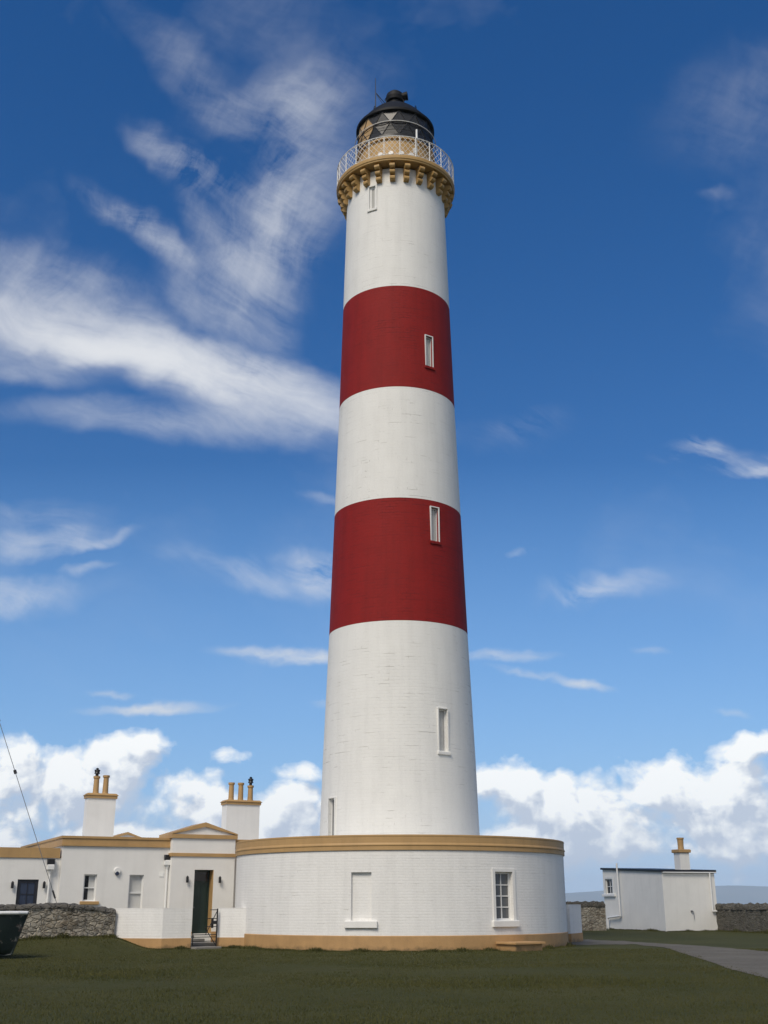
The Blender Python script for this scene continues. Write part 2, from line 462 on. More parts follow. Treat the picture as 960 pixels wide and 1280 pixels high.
def blob(vec, p1, p2, wpx, amp, ends=1.0):
    a, b2 = duv(*p1), duv(*p2)
    c = (a+b2)/2; d = b2-a; L = d.length/2
    th = math.atan2(d.y, d.x)
    pm = ((p1[0]+p2[0])/2, (p1[1]+p2[1])/2)
    l = math.hypot(p2[0]-p1[0], p2[1]-p1[1]) or 1
    q = duv(pm[0]-(p2[1]-p1[1])/l*wpx, pm[1]+(p2[0]-p1[0])/l*wpx)
    W = max(1e-4, abs((q-c).dot(Vector((-math.sin(th), math.cos(th))))))
    L = max(L*ends+W, W)
    mp = wt.nodes.new('ShaderNodeMapping'); mp.vector_type = 'TEXTURE'
    mp.inputs['Location'].default_value = (c.x, c.y, 0); mp.inputs['Rotation'].default_value = (0, 0, th); mp.inputs['Scale'].default_value = (L, W, 1)
    wt.links.new(vec, mp.inputs[0])
    ln = wt.nodes.new('ShaderNodeVectorMath'); ln.operation = 'LENGTH'; wt.links.new(mp.outputs[0], ln.inputs[0])
    mr = wt.nodes.new('ShaderNodeMapRange'); mr.interpolation_type = 'SMOOTHSTEP'
    mr.inputs[1].default_value = 1.45; mr.inputs[2].default_value = 0.1; mr.inputs[3].default_value = 0; mr.inputs[4].default_value = amp
    wt.links.new(ln.outputs['Value'], mr.inputs[0])
    return mr.outputs[0]
WUV = warp(warp(UV, 5.0, .085, 4), 22, .025, 5)
MAIN = [((-60, 375), (180, 425), 40, .60), ((100, 425), (440, 515), 36, .95), ((40, 412), (290, 478), 20, .55), ((60, 515), (430, 540), 24, .30), ((-20, 440), (100, 470), 22, .25)]
WISP = [((-20, 350), (150, 390), 45, .42), ((330, 440), (385, 150), 56, .34), ((345, 340), (375, 190), 28, .30), ((300, 130), (410, 110), 42, .28),
       ((185, 165), (290, 240), 26, .50), ((125, 250), (245, 330), 26, .50), ((215, 330), (260, 410), 30, .28), ((170, 20), (290, 140), 30, .17),
       ((290, 420), (300, 290), 34, .38), ((250, 240), (280, 330), 20, .22), ((880, 150), (990, 100), 65, .12), ((872, 240), (900, 236), 8, .14),
       ((-40, 690), (140, 668), 20, .50), ((90, 690), (175, 665), 10, .45), ((-40, 768), (95, 748), 26, .55), ((95, 716), (140, 716), 8, .40), ((-20, 650), (120, 640), 24, .2),
       ((365, 705), (430, 726), 20, .75), ((230, 700), (400, 738), 18, .32), ((380, 618), (430, 626), 10, .25),
       ((868, 562), (985, 570), 18, .42), ((882, 552), (905, 553), 8, .55), ((925, 583), (985, 578), 8, .65),
       ((680, 738), (805, 742), 20, .50), ((695, 742), (735, 750), 12, .30), ((625, 682), (650, 678), 5, .45), ((580, 545), (680, 525), 16, .12)]
def total(vec, L):
    t = None
    for p1, p2, w, a in L:
        x = blob(vec, p1, p2, w, a)
        t = x if t is None else math_(wt, 'ADD', t, x)
    return t
MUV = warp(warp(UV, 3.5, .06, 3), 18, .025, 5)
cir = total(WUV, WISP); cmain = total(MUV, MAIN)
mpc = wt.nodes.new('ShaderNodeMapping'); mpc.vector_type = 'TEXTURE'; mpc.inputs['Rotation'].default_value = (0, 0, rad(-24)); mpc.inputs['Scale'].default_value = (2.3, .50, 1)
WF = warp(warp(UV, 4, .10, 3), 14, .02, 4)
wt.links.new(WF, mpc.inputs[0])
fib = wnoise(mpc.outputs[0], 13, 8, .66)                       # long fibres
mpd = wt.nodes.new('ShaderNodeMapping'); mpd.vector_type = 'TEXTURE'; mpd.inputs['Rotation'].default_value = (0, 0, rad(68)); mpd.inputs['Scale'].default_value = (2.1, .50, 1)
wt.links.new(WF, mpd.inputs[0])
fib2 = wnoise(mpd.outputs[0], 12, 8, .66)                      # the upright plumes
side = ramp(wt, v_, .50, .62)
fb = math_(wt, 'ADD', math_(wt, 'MULTIPLY', fib, math_(wt, 'SUBTRACT', 1.0, side)), math_(wt, 'MULTIPLY', math_(wt, 'MULTIPLY', math_(wt, 'ADD', fib, fib2), .5), side))
cn = wnoise(WUV, 6, 9, .62, None, .4)
tex = math_(wt, 'ADD', math_(wt, 'MULTIPLY', cn, .42), math_(wt, 'MULTIPLY', fb, .58))
cn2 = wnoise(WUV, 3.0, 5, .6)
# thick where the envelope is strong, torn into fibres where it is weak
cirrus = math_(wt, 'ADD', math_(wt, 'MULTIPLY', cir, ramp(wt, tex, .38, .66, .0, .95)), math_(wt, 'MULTIPLY', cmain, ramp(wt, tex, .34, .64, .35, 1.35)))
cirrus = math_(wt, 'ADD', math_(wt, 'MAXIMUM', cirrus, 0), math_(wt, 'MULTIPLY', math_(wt, 'MULTIPLY', ramp(wt, cn2, .50, .78, 0, .12), ramp(wt, tex, .35, .65)), ramp(wt, v_, .15, .35)))
cirrus = math_(wt, 'MULTIPLY', math_(wt, 'SUBTRACT', 1.0, math_(wt, 'POWER', 2.718, math_(wt, 'MULTIPLY', cirrus, -1.5))), .98, None, True)
# thin low streaks with crisper edges
W2 = warp(UV, 40, .012, 4)
st = None
for p1, p2, w, a in [((285, 815), (430, 824), 9, .95), ((110, 890), (262, 884), 7, .8), ((120, 866), (160, 869), 5, .4), ((585, 820), (682, 820), 8, .7),
                     ((620, 836), (700, 848), 5, .6), ((690, 848), (756, 859), 6, .75), ((795, 812), (830, 815), 5, .25), ((900, 890), (932, 893), 5, .3), ((395, 879), (420, 881), 4, .5)]:
    x = blob(W2, p1, p2, w, a)
    st = x if st is None else math_(wt, 'MAXIMUM', st, x)
sn = wnoise(W2, 30, 6, .6, (.4, 1.4, 1))
streak = math_(wt, 'MULTIPLY', st, ramp(wt, sn, .3, .65, .2, 1.3), None, True)
# cumulus: envelope of blobs broken by fbm
CUM = [((10, 990), (150, 985), 66, 1.0), ((130, 950), (175, 945), 40, .8), ((-10, 962), (50, 960), 40, .75), ((190, 1000), (290, 1015), 48, .95), ((268, 943), (318, 945), 18, .52),
       ((372, 966), (430, 968), 22, .72), ((300, 1018), (470, 1020), 42, .95), ((600, 985), (680, 985), 44, .9), ((640, 1020), (800, 1030), 48, 1.0), ((790, 990), (980, 985), 56, .95),
       ((885, 940), (1010, 938), 24, .85), ((840, 1020), (1000, 1020), 60, .95), ((-60, 1050), (480, 1060), 36, .95), ((590, 1050), (840, 1052), 40, 1.0), ((840, 1055), (1000, 1055), 30, .9), ((610, 1000), (760, 1010), 50, 1.0), ((765, 945), (785, 950), 18, .35), ((560, 1090), (1100, 1092), 16, .42), ((-300, 1000), (-60, 1000), 70, .8), ((1000, 1000), (1300, 1000), 70, .8)]
def cumulus(off):
    a = wt.nodes.new('ShaderNodeVectorMath'); a.operation = 'ADD'; wt.links.new(UV, a.inputs[0]); a.inputs[1].default_value = (off[0], off[1], 0)
    w = warp(a.outputs[0], 14, .022, 3)
    e = None
    for p1, p2, wd, am in CUM:
        x = blob(w, p1, p2, wd, am)
        e = x if e is None else math_(wt, 'MAXIMUM', e, x)
    n = wnoise(w, 15, 8, .62, (1, 1.3, 1))
    vo = wt.nodes.new('ShaderNodeTexVoronoi'); vo.voronoi_dimensions = '2D'; vo.feature = 'F1'; vo.inputs['Scale'].default_value = 24
    vo.inputs['Detail'].default_value = 2; vo.inputs['Roughness'].default_value = .5; vo.inputs['Lacunarity'].default_value = 2.2
    wt.links.new(w, vo.inputs['Vector'])
    x = math_(wt, 'ADD', e, math_(wt, 'MULTIPLY', math_(wt, 'SUBTRACT', n, .5), 1.25))
    return math_(wt, 'ADD', x, math_(wt, 'MULTIPLY', math_(wt, 'SUBTRACT', .40, vo.outputs['Distance']), .5)), e
d0, e0 = cumulus((0, 0))
d1, e1_ = cumulus((-.007, .014))
cum = math_(wt, 'MULTIPLY', ramp(wt, d0, .15, .52), ramp(wt, e0, .03, .22))
# light comes from the upper left: where the cloud thickens towards the light it is shaded
shade = ramp(wt, math_(wt, 'SUBTRACT', d1, d0), -.18, .18, 1.0, 0.0)
low = ramp(wt, v_, .005, .08, 0, 1)
ccol = mix(wt, math_(wt, 'MULTIPLY', shade, 1.0), (.61, .68, .80), (1.16, 1.17, 1.15))
hsv = wt.nodes.new('ShaderNodeHueSaturation'); hsv.inputs['Saturation'].default_value = 1.36; hsv.inputs['Value'].default_value = 1.06; hsv.inputs['Hue'].default_value = .508
wt.links.new(sky.outputs[0], hsv.inputs['Color'])
SKYV = 1.0
CB = 8.4       # cloud radiance in the sky's own units
def scale(c, k):
    n = wt.nodes.new('ShaderNodeVectorMath'); n.operation = 'SCALE'; n.inputs[3].default_value = k
    if isinstance(c, tuple): n.inputs[0].default_value = c
    else: wt.links.new(c, n.inputs[0])
    return n.outputs[0]
col = mix(wt, ramp(wt, v_, -.01, .40, .80, 0), scale(hsv.outputs[0], SKYV), scale((.30, .60, 1.10), CB*.98))
col = mix(wt, ramp(wt, v_, -.01, .10, .85, 0), col, scale((.58, .78, 1.03), CB*.98))
col = mix(wt, cirrus, col, scale((.95, .97, 1.0), CB*1.02))
col = mix(wt, math_(wt, 'MULTIPLY', streak, .8), col, scale((.95, .97, 1.0), CB*.95))
col = mix(wt, math_(wt, 'MULTIPLY', cum, .96), col, scale(ccol, CB*1.12))
# the half of the sky behind the camera carries a broken veil of cloud, which softens the light
back = math_(wt, 'MULTIPLY', ramp(wt, sx.outputs[1], .05, -.35), ramp(wt, wnoise(UV, 1.5, 5, .6), .35, .6, .45, .85))
col = mix(wt, back, col, scale((.92, .93, .95), CB*.85))
bg = wt.nodes.new('ShaderNodeBackground'); bg.inputs['Strength'].default_value = .10
wt.links.new(col, bg.inputs['Color'])
wo = wt.nodes.new('ShaderNodeOutputWorld'); wt.links.new(bg.outputs[0], wo.inputs[0])
world.cycles.sampling_method = 'MANUAL'; world.cycles.sample_map_resolution = 512

sund = bpy.data.lights.new('sun', 'SUN'); sun = bpy.data.objects.new('sun', sund); C.objects.link(sun)
sund.energy = 2.75; sund.angle = rad(24); sund.color = (1.0, .905, .77)
sdir = Vector((math.sin(rad(SUN_AZ))*math.cos(rad(SUN_EL)), math.cos(rad(SUN_AZ))*math.cos(rad(SUN_EL)), math.sin(rad(SUN_EL))))
sun.rotation_euler = sdir.to_track_quat('Z', 'Y').to_euler()

# ------------------------------------------------------------------ terrain
def smooth(x): x = min(1, max(0, x)); return x*x*(3-2*x)
def terr(x, y):
    h = .43*smooth((-8.5-x)/1.9)*smooth((y-37.5)/6.0)
    h += .03*mnoise.noise(Vector((x*.25, y*.25, 0)))*smooth((abs(y-20))/5)*smooth((36-y)/4)
    return h
def axis(a, b, fine0, fine1, st, coarse):
    xs = [fine0+st*i for i in range(int((fine1-fine0)/st)+1)]
    x = fine0; s = st
    while x > a: s *= coarse; x -= s; xs.insert(0, x)
    x = xs[-1]; s = st
    while x < b: s *= coarse; x += s; xs.append(x)
    return xs
gx = axis(-420, 420, -16, 20, .4, 1.3); gy = axis(-150, 125, 12, 60, .4, 1.3)
mb = MB()
rows = []
for y in gy:
    r = []
    for x in gx:
        # the land falls to the shore beyond the walls
        drop = 17*smooth((y-105)/40)
        r.append(Vector((x, y, terr(x, y)-drop)))
    rows.append(r)
mb.grid(rows, True)
mb.build('ground', M['grass'], None, kind='structure', base=False)
# sea
mb = MB(); n = 96
ring0 = [Vector((15000*math.cos(2*PI*i/n), 15000*math.sin(2*PI*i/n), -14)) for i in range(n)]
mb.add(ring0); mb.build('sea', M['sea'], None, kind='structure', base=False)
# hills across the firth
mb = MB(); rows = []
nx = 160
for j, (yy, k) in enumerate([(12000, 0), (12350, .45), (12700, .85), (13050, 1), (13500, .8), (14000, 0)]):
    r = []
    for i in range(nx+1):
        x = -6500+13000*i/nx
        px = x/13000*1455+480
        h = 125+55*math.exp(-((px-905)/110)**2)+25*math.exp(-((px-300)/260)**2)+60*math.exp(-((px+150)/200)**2)-25*math.exp(-((px-700)/45)**2)
        h += 14*mnoise.noise(Vector((x*.0011, yy*.001, 1)))+6*mnoise.noise(Vector((x*.004, yy*.004, 3)))
        edge = smooth((6500-abs(x))/1200)
        r.append(Vector((x, yy, -15+(h+15)*k*edge)))
    rows.append(r)
mb.grid(rows, True)
mb.build('hills', M['hill'], None, kind='structure', base=False)
# air
mb = MB(); fr = Fr((0, 0, 0), (1, 0, 0))
mb.box(fr, -15600, 15600, -15600, 15600, -18.5, 300)
hz, nt, b = newmat('haze'); nt.nodes.remove(b)
pv = nt.nodes.new('ShaderNodeVolumePrincipled'); pv.inputs['Color'].default_value = (.64, .80, 1.0, 1); pv.inputs['Density'].default_value = .85e-4; pv.inputs['Anisotropy'].default_value = -.3
nt.links.new(pv.outputs[0], nt.nodes['Material Output'].inputs['Volume'])
mb.build('haze', hz, None, kind='stuff', base=False)

# gravel path, following the ground a few millimetres above it
top = [(700, 1174.5), (716, 1174.4), (745, 1175.2), (790, 1177.2), (830, 1180), (870, 1182.2), (915, 1185.6), (962, 1190), (1010, 1194.5), (1080, 1200)]
bot = [(700, 1182.5), (716, 1181.5), (745, 1181.2), (790, 1180.6), (830, 1184.5), (870, 1197.0), (915, 1212.5), (962, 1224), (1010, 1237), (1080, 1262)]
mb = MB(); rows = [[], [], [], [], []]
def interp(L, x):
    for (a, b_), (c_, d_) in zip(L, L[1:]):
        if x <= c_: return b_+(d_-b_)*(x-a)/(c_-a)
    return L[-1][1]
for i in range(77):
    x = 700+5*i
    t_, b_ = interp(top, x), interp(bot, x)
    for j in range(5):
        jit = .9*mnoise.noise(Vector((x*.07, j*3.0, 0))) if j in (0, 4) else 0
        y = t_+(b_-t_)*j/4+jit
        g = ground_at(x, y)
        rows[4-j].append(Vector((g.x, g.y, terr(g.x, g.y)+.012)))
mb.grid(rows, True); mb.build('gravel_path', M['gravel'], None, kind='structure', base=False)

# ------------------------------------------------------------------ LIGHTHOUSE
D = 48.5
k0 = (D)/46.0
def sz(z): return 1.6+(z-1.6)*k0
base_pt = at(499.5, 1040, D)
LC = (base_pt.x, D)
RT = [(3.0, 3.36), (4.4, 3.32), (7.3, 3.245), (10.4, 3.135), (sz(12.135), 2.893*k0), (sz(17.346), 2.7345*k0), (sz(22.452), 2.5805*k0), (sz(27.433), 2.4595*k0), (sz(33.05), 2.335*k0), (36, 2.44)]
def rt(z):
    if z <= RT[0][0]: return RT[0][1]+(RT[0][0]-z)*.031
    for (a, r0), (b_, r1) in zip(RT, RT[1:]):
        if z <= b_: return r0+(r1-r0)*(z-a)/(b_-a)
    return RT[-1][1]
LH = thing('lighthouse', (LC[0], LC[1], 0), 'tall white lighthouse with two red bands, corbelled gallery, black lantern and broad round base', 'lighthouse')
zA, zB, zC, zD = RT[4][0], RT[5][0], RT[6][0], RT[7][0]
ZTOP = 35.45
def ophole(x0, x1, y0, y1, xr=None):
    xm, ym = (x0+x1)/2, (y0+y1)/2
    a0, _ = cyl_hit(LC, rt, x0, ym); a1, _ = cyl_hit(LC, rt, x1, ym)
    _, zt = cyl_hit(LC, rt, xm, y0); _, zb = cyl_hit(LC, rt, xm, y1)
    return (a0, a1, zb, zt)
W_low = ophole(548.2, 559.0, 886.5, 939)
W_left = ophole(411.2, 418.4, 998, 1056)
W_red1 = ophole(538.8, 547.8, 635.0, 676.5)
W_red2 = ophole(532.2, 540.2, 421, 458)
W_top = ophole(461.8, 469.6, 233.5, 261)
segs = [('white_band', 'tower_white', 3.2, zA, [W_low, W_left]), ('red_band', 'red', zA, zB, [W_red1]), ('white_band', 'tower_white', zB, zC, []),
        ('red_band', 'red', zC, zD, [W_red2]), ('white_band', 'tower_white', zD, ZTOP, [W_top])]
for nm, mt, za, zb, ops in segs:
    mb = MB()
    if mt == 'red': # red paint stands a few millimetres proud, edges turned in
        cyl_wall(mb, LC, lambda z: rt(z)+.004, za, zb, ops, 2.0, .13, 1.2)
    else:
        cyl_wall(mb, LC, rt, za, zb, ops, 2.0, .16, 1.2)
    mb.build(nm, M[mt], LH)

def window_fr(fr, u0, u1, z0, z1, out, parent, cols, rows, fw=.05, bar=.025, fmat='white_wood', pmat='glass', back=None, name='window', sash=False):
    """frame and panes between u0..u1, z0..z1, the face of the frame at 'out'"""
    w = MB()
    w.box(fr, u0, u0+fw, out-.06, out, z0, z1); w.box(fr, u1-fw, u1, out-.06, out, z0, z1)
    w.box(fr, u0+fw, u1-fw, out-.06, out-.002, z1-fw, z1); w.box(fr, u0+fw, u1-fw, out-.06, out-.002, z0, z0+fw)
    iu0, iu1, iz0, iz1 = u0+fw, u1-fw, z0+fw, z1-fw
    for i in range(1, cols):
        x = iu0+(iu1-iu0)*i/cols
        w.box(fr, x-bar/2, x+bar/2, out-.05, out-.008, iz0, iz1)
    for i in range(1, rows):
        z = iz0+(iz1-iz0)*i/rows
        bb = bar*1.6 if (sash and i == rows//2) else bar
        w.box(fr, iu0, iu1, out-.049, out-.006, z-bb/2, z+bb/2)
    f = w.build(name, M[fmat], parent)
    g = MB(); g.box(fr, iu0-.004, iu1+.004, out-.042, out-.034, iz0-.004, iz1+.004); g.build('pane', M[pmat], f)
    if back:
        for (ua, ub, mm) in back:
            q = MB(); q.box(fr, iu0+(iu1-iu0)*ua, iu0+(iu1-iu0)*ub, out-.085, out-.07, iz0-.02, iz1+.02); q.build('blind', M[mm], f)  # dark panels paint in the unlit room behind the glass, pale ones are blinds
    return f

def tower_frame(op, depth):
    ac = (op[0]+op[1])/2; zc = (op[2]+op[3])/2
    r = rt(zc)
    n_ = Vector((math.sin(ac), -math.cos(ac), 0)); t_ = Vector((math.cos(ac), math.sin(ac), 0))
    w = r*math.sin((op[1]-op[0])/2)
    return Fr((LC[0]+n_.x*r, LC[1]+n_.y*r, 0), t_, n_), w
for op, style in ((W_low, 'low'), (W_left, 'left'), (W_red1, 'red'), (W_red2, 'red'), (W_top, 'top')):
    fr, w = tower_frame(op, .2)
    a, b_, z0, z1 = op
    tilt = rt(z0)-rt(z1)
    oo = (-.07 if style == 'red' else -.10)-tilt/2
    if style == 'top':
        f = window_fr(fr, -w, w, z0, z1, -.06-tilt/2, LH, 1, 1, .09, .02, 'white_wood', 'grey_board')
    elif style == 'left':
        f = window_fr(fr, -w, w, z0, z1, oo, LH, 1, 1, .04, .02, 'white_wood', 'glass_grey')
    else:
        f = window_fr(fr, -w, w, z0, z1, oo, LH, 1, 1, .045, .02, 'white_wood', 'glass_clear', [(.0, .3, 'dark_panel'), (.22, 1, 'curtain')])
    # raised margin round the opening and sill
    mg = MB(); mw = .045 if style != 'top' else .08
    ow = tilt/2+.012
    mg.box(fr, -w-mw, -w, -.05, ow, z0, z1+mw); mg.box(fr, w, w+mw, -.05, ow, z0, z1+mw); mg.box(fr, -w, w, -.05, ow, z1+.002, z1+mw)
    mm = 'white_wood' if style == 'red' else 'tower_white'
    mg.build('margin', M[mm], f)
    s = MB(); s.bevbox(fr, -w-.09, w+.09, -.1, ow+.05, z0-.14, z0-.002, .02)
    s.build('sill', M['red'] if style == 'red' else M['tower_white'], f)

# rounded base building
RD = 6.70
ZP0, ZP1 = 3.40, 3.93
rdf = lambda z: RD
def dhit(x, y): return cyl_hit(LC, rdf, x, y)
a0, zb = dhit(438.6, 1151.0); a1, _ = dhit(464.2, 1151.0); _, zt = dhit(451, 1090.3)
D_blind = (a0, a1, zb, zt)
a0, zb = dhit(620.3, 1150.7); a1, _ = dhit(642.2, 1150.7); _, zt = dhit(630, 1089.8)
D_win = (a0, a1, zb, zt)
mb = MB(); cyl_wall(mb, LC, rdf, .52, ZP0, [D_blind, D_win], 2.0, .30)
DR = mb.build('round_base_wall', M['drum_white'], LH)
mb = MB(); mb.lathe(LC, [(RD+.03, -.3), (RD+.03, .50), (RD+.015, .525), (RD, .525)], 160); mb.build('plinth_band', M['ochre_plinth'], LH)
mb = MB(); mb.lathe(LC, [(RD-.1, ZP0), (RD+.05, ZP0), (RD+.05, ZP0+.13), (RD+.07, ZP0+.16), (RD+.07, ZP0+.19), (RD+.04, ZP0+.25), (RD+.04, ZP1-.07), (RD+.05, ZP1-.06), (RD+.05, ZP1-.01), (RD+.04, ZP1), (RD-.35, ZP1+.01), (RD-.35, ZP1-.3)], 160, smooth=False)
mb.build('parapet_band', M['ochre'], LH)
mb = MB(); mb.lathe(LC, [(RD-.34, ZP1-.28), (2.9, ZP1-.15)], 96); mb.build('base_roof', M['coping'], LH)
def drum_frame(op):
    ac = (op[0]+op[1])/2
    n_ = Vector((math.sin(ac), -math.cos(ac), 0)); t_ = Vector((math.cos(ac), math.sin(ac), 0))
    return Fr((LC[0]+n_.x*RD, LC[1]+n_.y*RD, 0), t_, n_), RD*math.sin((op[1]-op[0])/2)
fr, w = drum_frame(D_blind); z0, z1 = D_blind[2:]
p = MB(); p.box(fr, -w-.02, w+.02, -.2, -.12, z0-.02, z1+.02); bp = p.build('blind_window', M['drum_white'], LH)
s = MB(); s.bevbox(fr, -w-.22, w+.22, -.1, .09, z0-.24, z0-.002, .02); s.build('sill', M['render'], bp)
fr, w = drum_frame(D_win); z0, z1 = D_win[2:]
f = window_fr(fr, -w, w, z0, z1, -.17, LH, 2, 4, .07, .035, 'white_wood', 'glass_grey')
p = MB()
p.box(fr, -w-.12, -w, -.05, .014, z0, z1+.11); p.box(fr, w, w+.12, -.05, .014, z0, z1+.11); p.box(fr, -w, w, -.05, .014, z1+.002, z1+.11); p.build('margin', M['render'], f)
s = MB(); s.bevbox(fr, -w-.18, w+.18, -.1, .09, z0-.22, z0-.002, .02); s.build('sill', M['render'], f)

# corbels and gallery
RG = 2.99; NP = 24
ZD0, ZD1 = 35.55, 35.83
mb = MB()
mb.lathe(LC, [(rt(ZD0)-.1, ZD0), (RG-.05, ZD0), (RG-.03, ZD0+.02), (RG-.02, ZD0+.08), (RG+.01, ZD0+.11), (RG+.02, ZD1-.05), (RG+.01, ZD1), (1.9, ZD1+.02)], 132, smooth=False)
mb.build('gallery_deck', M['ochre_gallery'], LH)
def corbel_profile():
    r0 = 2.40; P = [(r0, 34.66), (2.58, 34.66)]
    def lobe(rc, zc, R, a_0, a_1, n=5):
        return [(rc+R*math.cos(a_0+(a_1-a_0)*i/n), zc+R*math.sin(a_0+(a_1-a_0)*i/n)) for i in range(n+1)]
    P += lobe(2.57, 34.80, .14, -PI/2, PI/3)
    P += [(2.60, 34.94)]
    P += lobe(2.69, 35.08, .13, -PI/2, PI/3)
    P += [(2.70, 35.22)]
    P += lobe(2.82, 35.34, .13, -PI/2, PI/2)
    P += [(r0, ZD0-.001)]
    return P
prof = corbel_profile()
for i in range(NP):
    a = rad(-3.9)+2*PI*i/NP
    n_ = Vector((math.sin(a), -math.cos(a), 0)); t_ = Vector((math.cos(a), math.sin(a), 0))
    fr = Fr((LC[0], LC[1], 0), t_, n_); hw = .125
    mb = MB()
    L = [fr.p(-hw, r, z) for r, z in prof]; R = [fr.p(hw, r, z) for r, z in prof]
    mb.add(list(reversed(L))); mb.add(R)
    for j in range(len(prof)-1): mb.add([L[j], R[j], R[j+1], L[j+1]])
    mb.build('corbel', M['ochre_gallery'], LH)
ZR = 36.93; RR = RG-.02
def gp(a, z, r=RR): return Vector((LC[0]+r*math.sin(a), LC[1]-r*math.cos(a), z))
def ringtube(z, r, rad_, n=132):
    return MB().lathe(LC, [(r+rad_*math.cos(q), z+rad_*math.sin(q)) for q in [2*PI*i/8 for i in range(9)]], n)
ringtube(ZR, RR, .023).build('handrail', M['white_metal'], LH)
for i in range(NP):
    a = rad(3.7)+2*PI*i/NP
    mb = MB(); mb.tube(gp(a, ZD1), gp(a, ZR+.01), .021, 8); mb.tube(gp(a, ZD1), gp(a, ZD1+.04), .05, 8)
    mb.build('railing_post', M['white_metal'], LH)
mb = MB()
for i in range(NP):
    a = rad(3.7)+2*PI*i/NP; da = 2*PI/NP
    # three crossing bars each way in every bay
    zb, zt = ZD1+.06, ZR-.02
    nb = 3
    for s_ in (0, 1):
        for q in range(-3, nb):
            # diagonal climbs the full height over 2/3 of a bay
            x0, x1 = (q+.5)/nb, (q+.5)/nb+3.0/nb
            y0, y1 = 0, 1
            if x0 < 0: y0 = (0-x0)/(x1-x0); x0 = 0
            if x1 > 1: y1 = y0+(1-y0)*(1-x0)/(x1-x0); x1 = 1
            if x1-x0 < .02: continue
            if s_: x0, x1 = 1-x0, 1-x1
            xm, ym = (x0+x1)/2, (y0+y1)/2
            rr = RR+(.009 if s_ else -.009)
            P0, P1, P2 = [gp(a+da*x, zb+(zt-zb)*y, rr) for x, y in ((x0, y0), (xm, ym), (x1, y1))]
            mb.tube(P0, P1, 0.010, 5, caps=False); mb.tube(P1, P2, .010, 5, caps=False)
mb.build('railing_lattice', M['white_metal'], LH)
ringtube(ZD1+.05, RR, .016).build('bottom_rail', M['white_metal'], LH)
# lantern
RL = 1.93; ZL0, ZL1, ZE = 35.8, 37.55, 39.30
mb = MB(); mb.lathe(LC, [(RL, ZL0), (RL, ZL1), (RL+.10, ZL1+.02), (RL+.10, ZL1+.10), (RL, ZL1+.12)], 64, smooth=False); lw = mb.build('lantern_base', M['ochre_gallery'], LH)
for a in (-22, -7, 8, 23, -50, 48):
    mb = MB(); P0 = gp(rad(a), ZL0+.85, RL-.02); P1 = gp(rad(a), ZL0+.85, RL+.14); mb.tube(P0, P1, .15, 12, .12); mb.build('vent_cover', M['white_metal'], lw)
# murette lower curb in black
mb = MB(); mb.lathe(LC, [(RL+.03, ZL1+.10), (RL+.03, ZL1+.34), (RL, ZL1+.35)], 64); mb.build('glazing_curb', M['black'], LH)
NG = 14; zg0, zg1 = ZL1+.35, ZE
da = 2*PI/NG
def lp(a, z, r=RL): return Vector((LC[0]+r*math.sin(a), LC[1]-r*math.cos(a), z))
zm = (zg0+zg1)/2
levels = [zg0, zm, zg1]
bars = MB(); offs = rad(5)
def skewed(a): # is this pane on the blanked landward side
    return rad(-80) < a < rad(-38)
tris = []
for lv in range(2):
    for i in range(NG):
        za, zb = levels[lv], levels[lv+1]
        sh = .5*da if lv % 2 else 0
        aL = offs+i*da+sh; aR = aL+da; aM = aL+da/2
        bars.tube(lp(aL, za), lp(aM, zb), .022, 6, caps=False); bars.tube(lp(aR, za), lp(aM, zb), .022, 6, caps=False)
        tris.append([lp(aL, za, RL-.01), lp(aR, za, RL-.01), lp(aM, zb, RL-.01), (aL+aR)/2])
        tris.append([lp(aM, zb, RL-.01), lp(aR, za, RL-.01), lp(aR+da/2, zb, RL-.01), aR])
g1_, g2_ = MB(), MB()
for p0, p1, p2, am in tris:
    am = (am+PI) % (2*PI)-PI
    (g2_ if skewed(am) else g1_).add([p0, p1, p2])
bars.build('glazing_bars', M['black'], LH)
g1_.build('lantern_glass', M['glass_lantern'], LH); g2_.build('lantern_blind', M['tan_blind'], LH)
ringtube(zm, RL+.012, .028, 64).build('glazing_ring', M['black'], LH)
ringtube(38.55, RL+.16, .018, 96).build('cleaning_rail', M['white_metal'], LH)
ringtube(38.05, RL+.14, .014, 96).build('cleaning_rail', M['black'], LH)
for i in range(14):
    a = offs+i*da; mb = MB(); mb.tube(lp(a, 38.55, RL+.16), lp(a, 38.45, RL), .012, 5); mb.build('rail_bracket', M['black'], LH)
# optic inside
mb = MB(); mb.lathe(LC, [(.25, 36.0), (.25, 37.7), (.55, 37.75), (.6, 38.0), (.62, 38.3), (.6, 38.6), (.5, 38.9), (.2, 39.05)], 32)
mb.build('lens', M['glass'], LH)
# dome (16 faint facets) with gutter
dome = [(RL-.05, ZE-.02), (RL+.03, ZE-.02), (RL+.10, ZE+.02), (RL+.10, ZE+.14), (RL+.04, ZE+.17)]
for i in range(1, 11):
    q_ = 1-.82*i/10
    dome.append(((RL+.04)*q_, ZE+.17+1.62*(1-q_**1.85)))
mb = MB(); mb.lathe(LC, dome, 56); mb.build('dome', M['dome'], LH)
mb = MB(); mb.lathe(LC, [(RL-.06, ZE), (RL*.6, ZE+.8), (.05, ZE+1.3)], 32); mb.build('dome_lining', M['black'], LH)
ZV = dome[-1][1]
mb = MB(); mb.lathe(LC, [(.55, ZV-.18), (.38, ZV-.02), (.36, ZV+.25), (.46, ZV+.30), (.50, ZV+.50), (.45, ZV+.74), (.30, ZV+.90), (.06, ZV+.97), (.0, ZV+.98)], 28)
vt = mb.build('ventilator', M['dome'], LH)
mb = MB(); mb.tube((LC[0]+.25, LC[1]-.12, ZV+.55), (LC[0]+.66, LC[1]-.2, ZV+.58), .18, 12, .23); mb.build('ventilator_spout', M['dome'], vt)
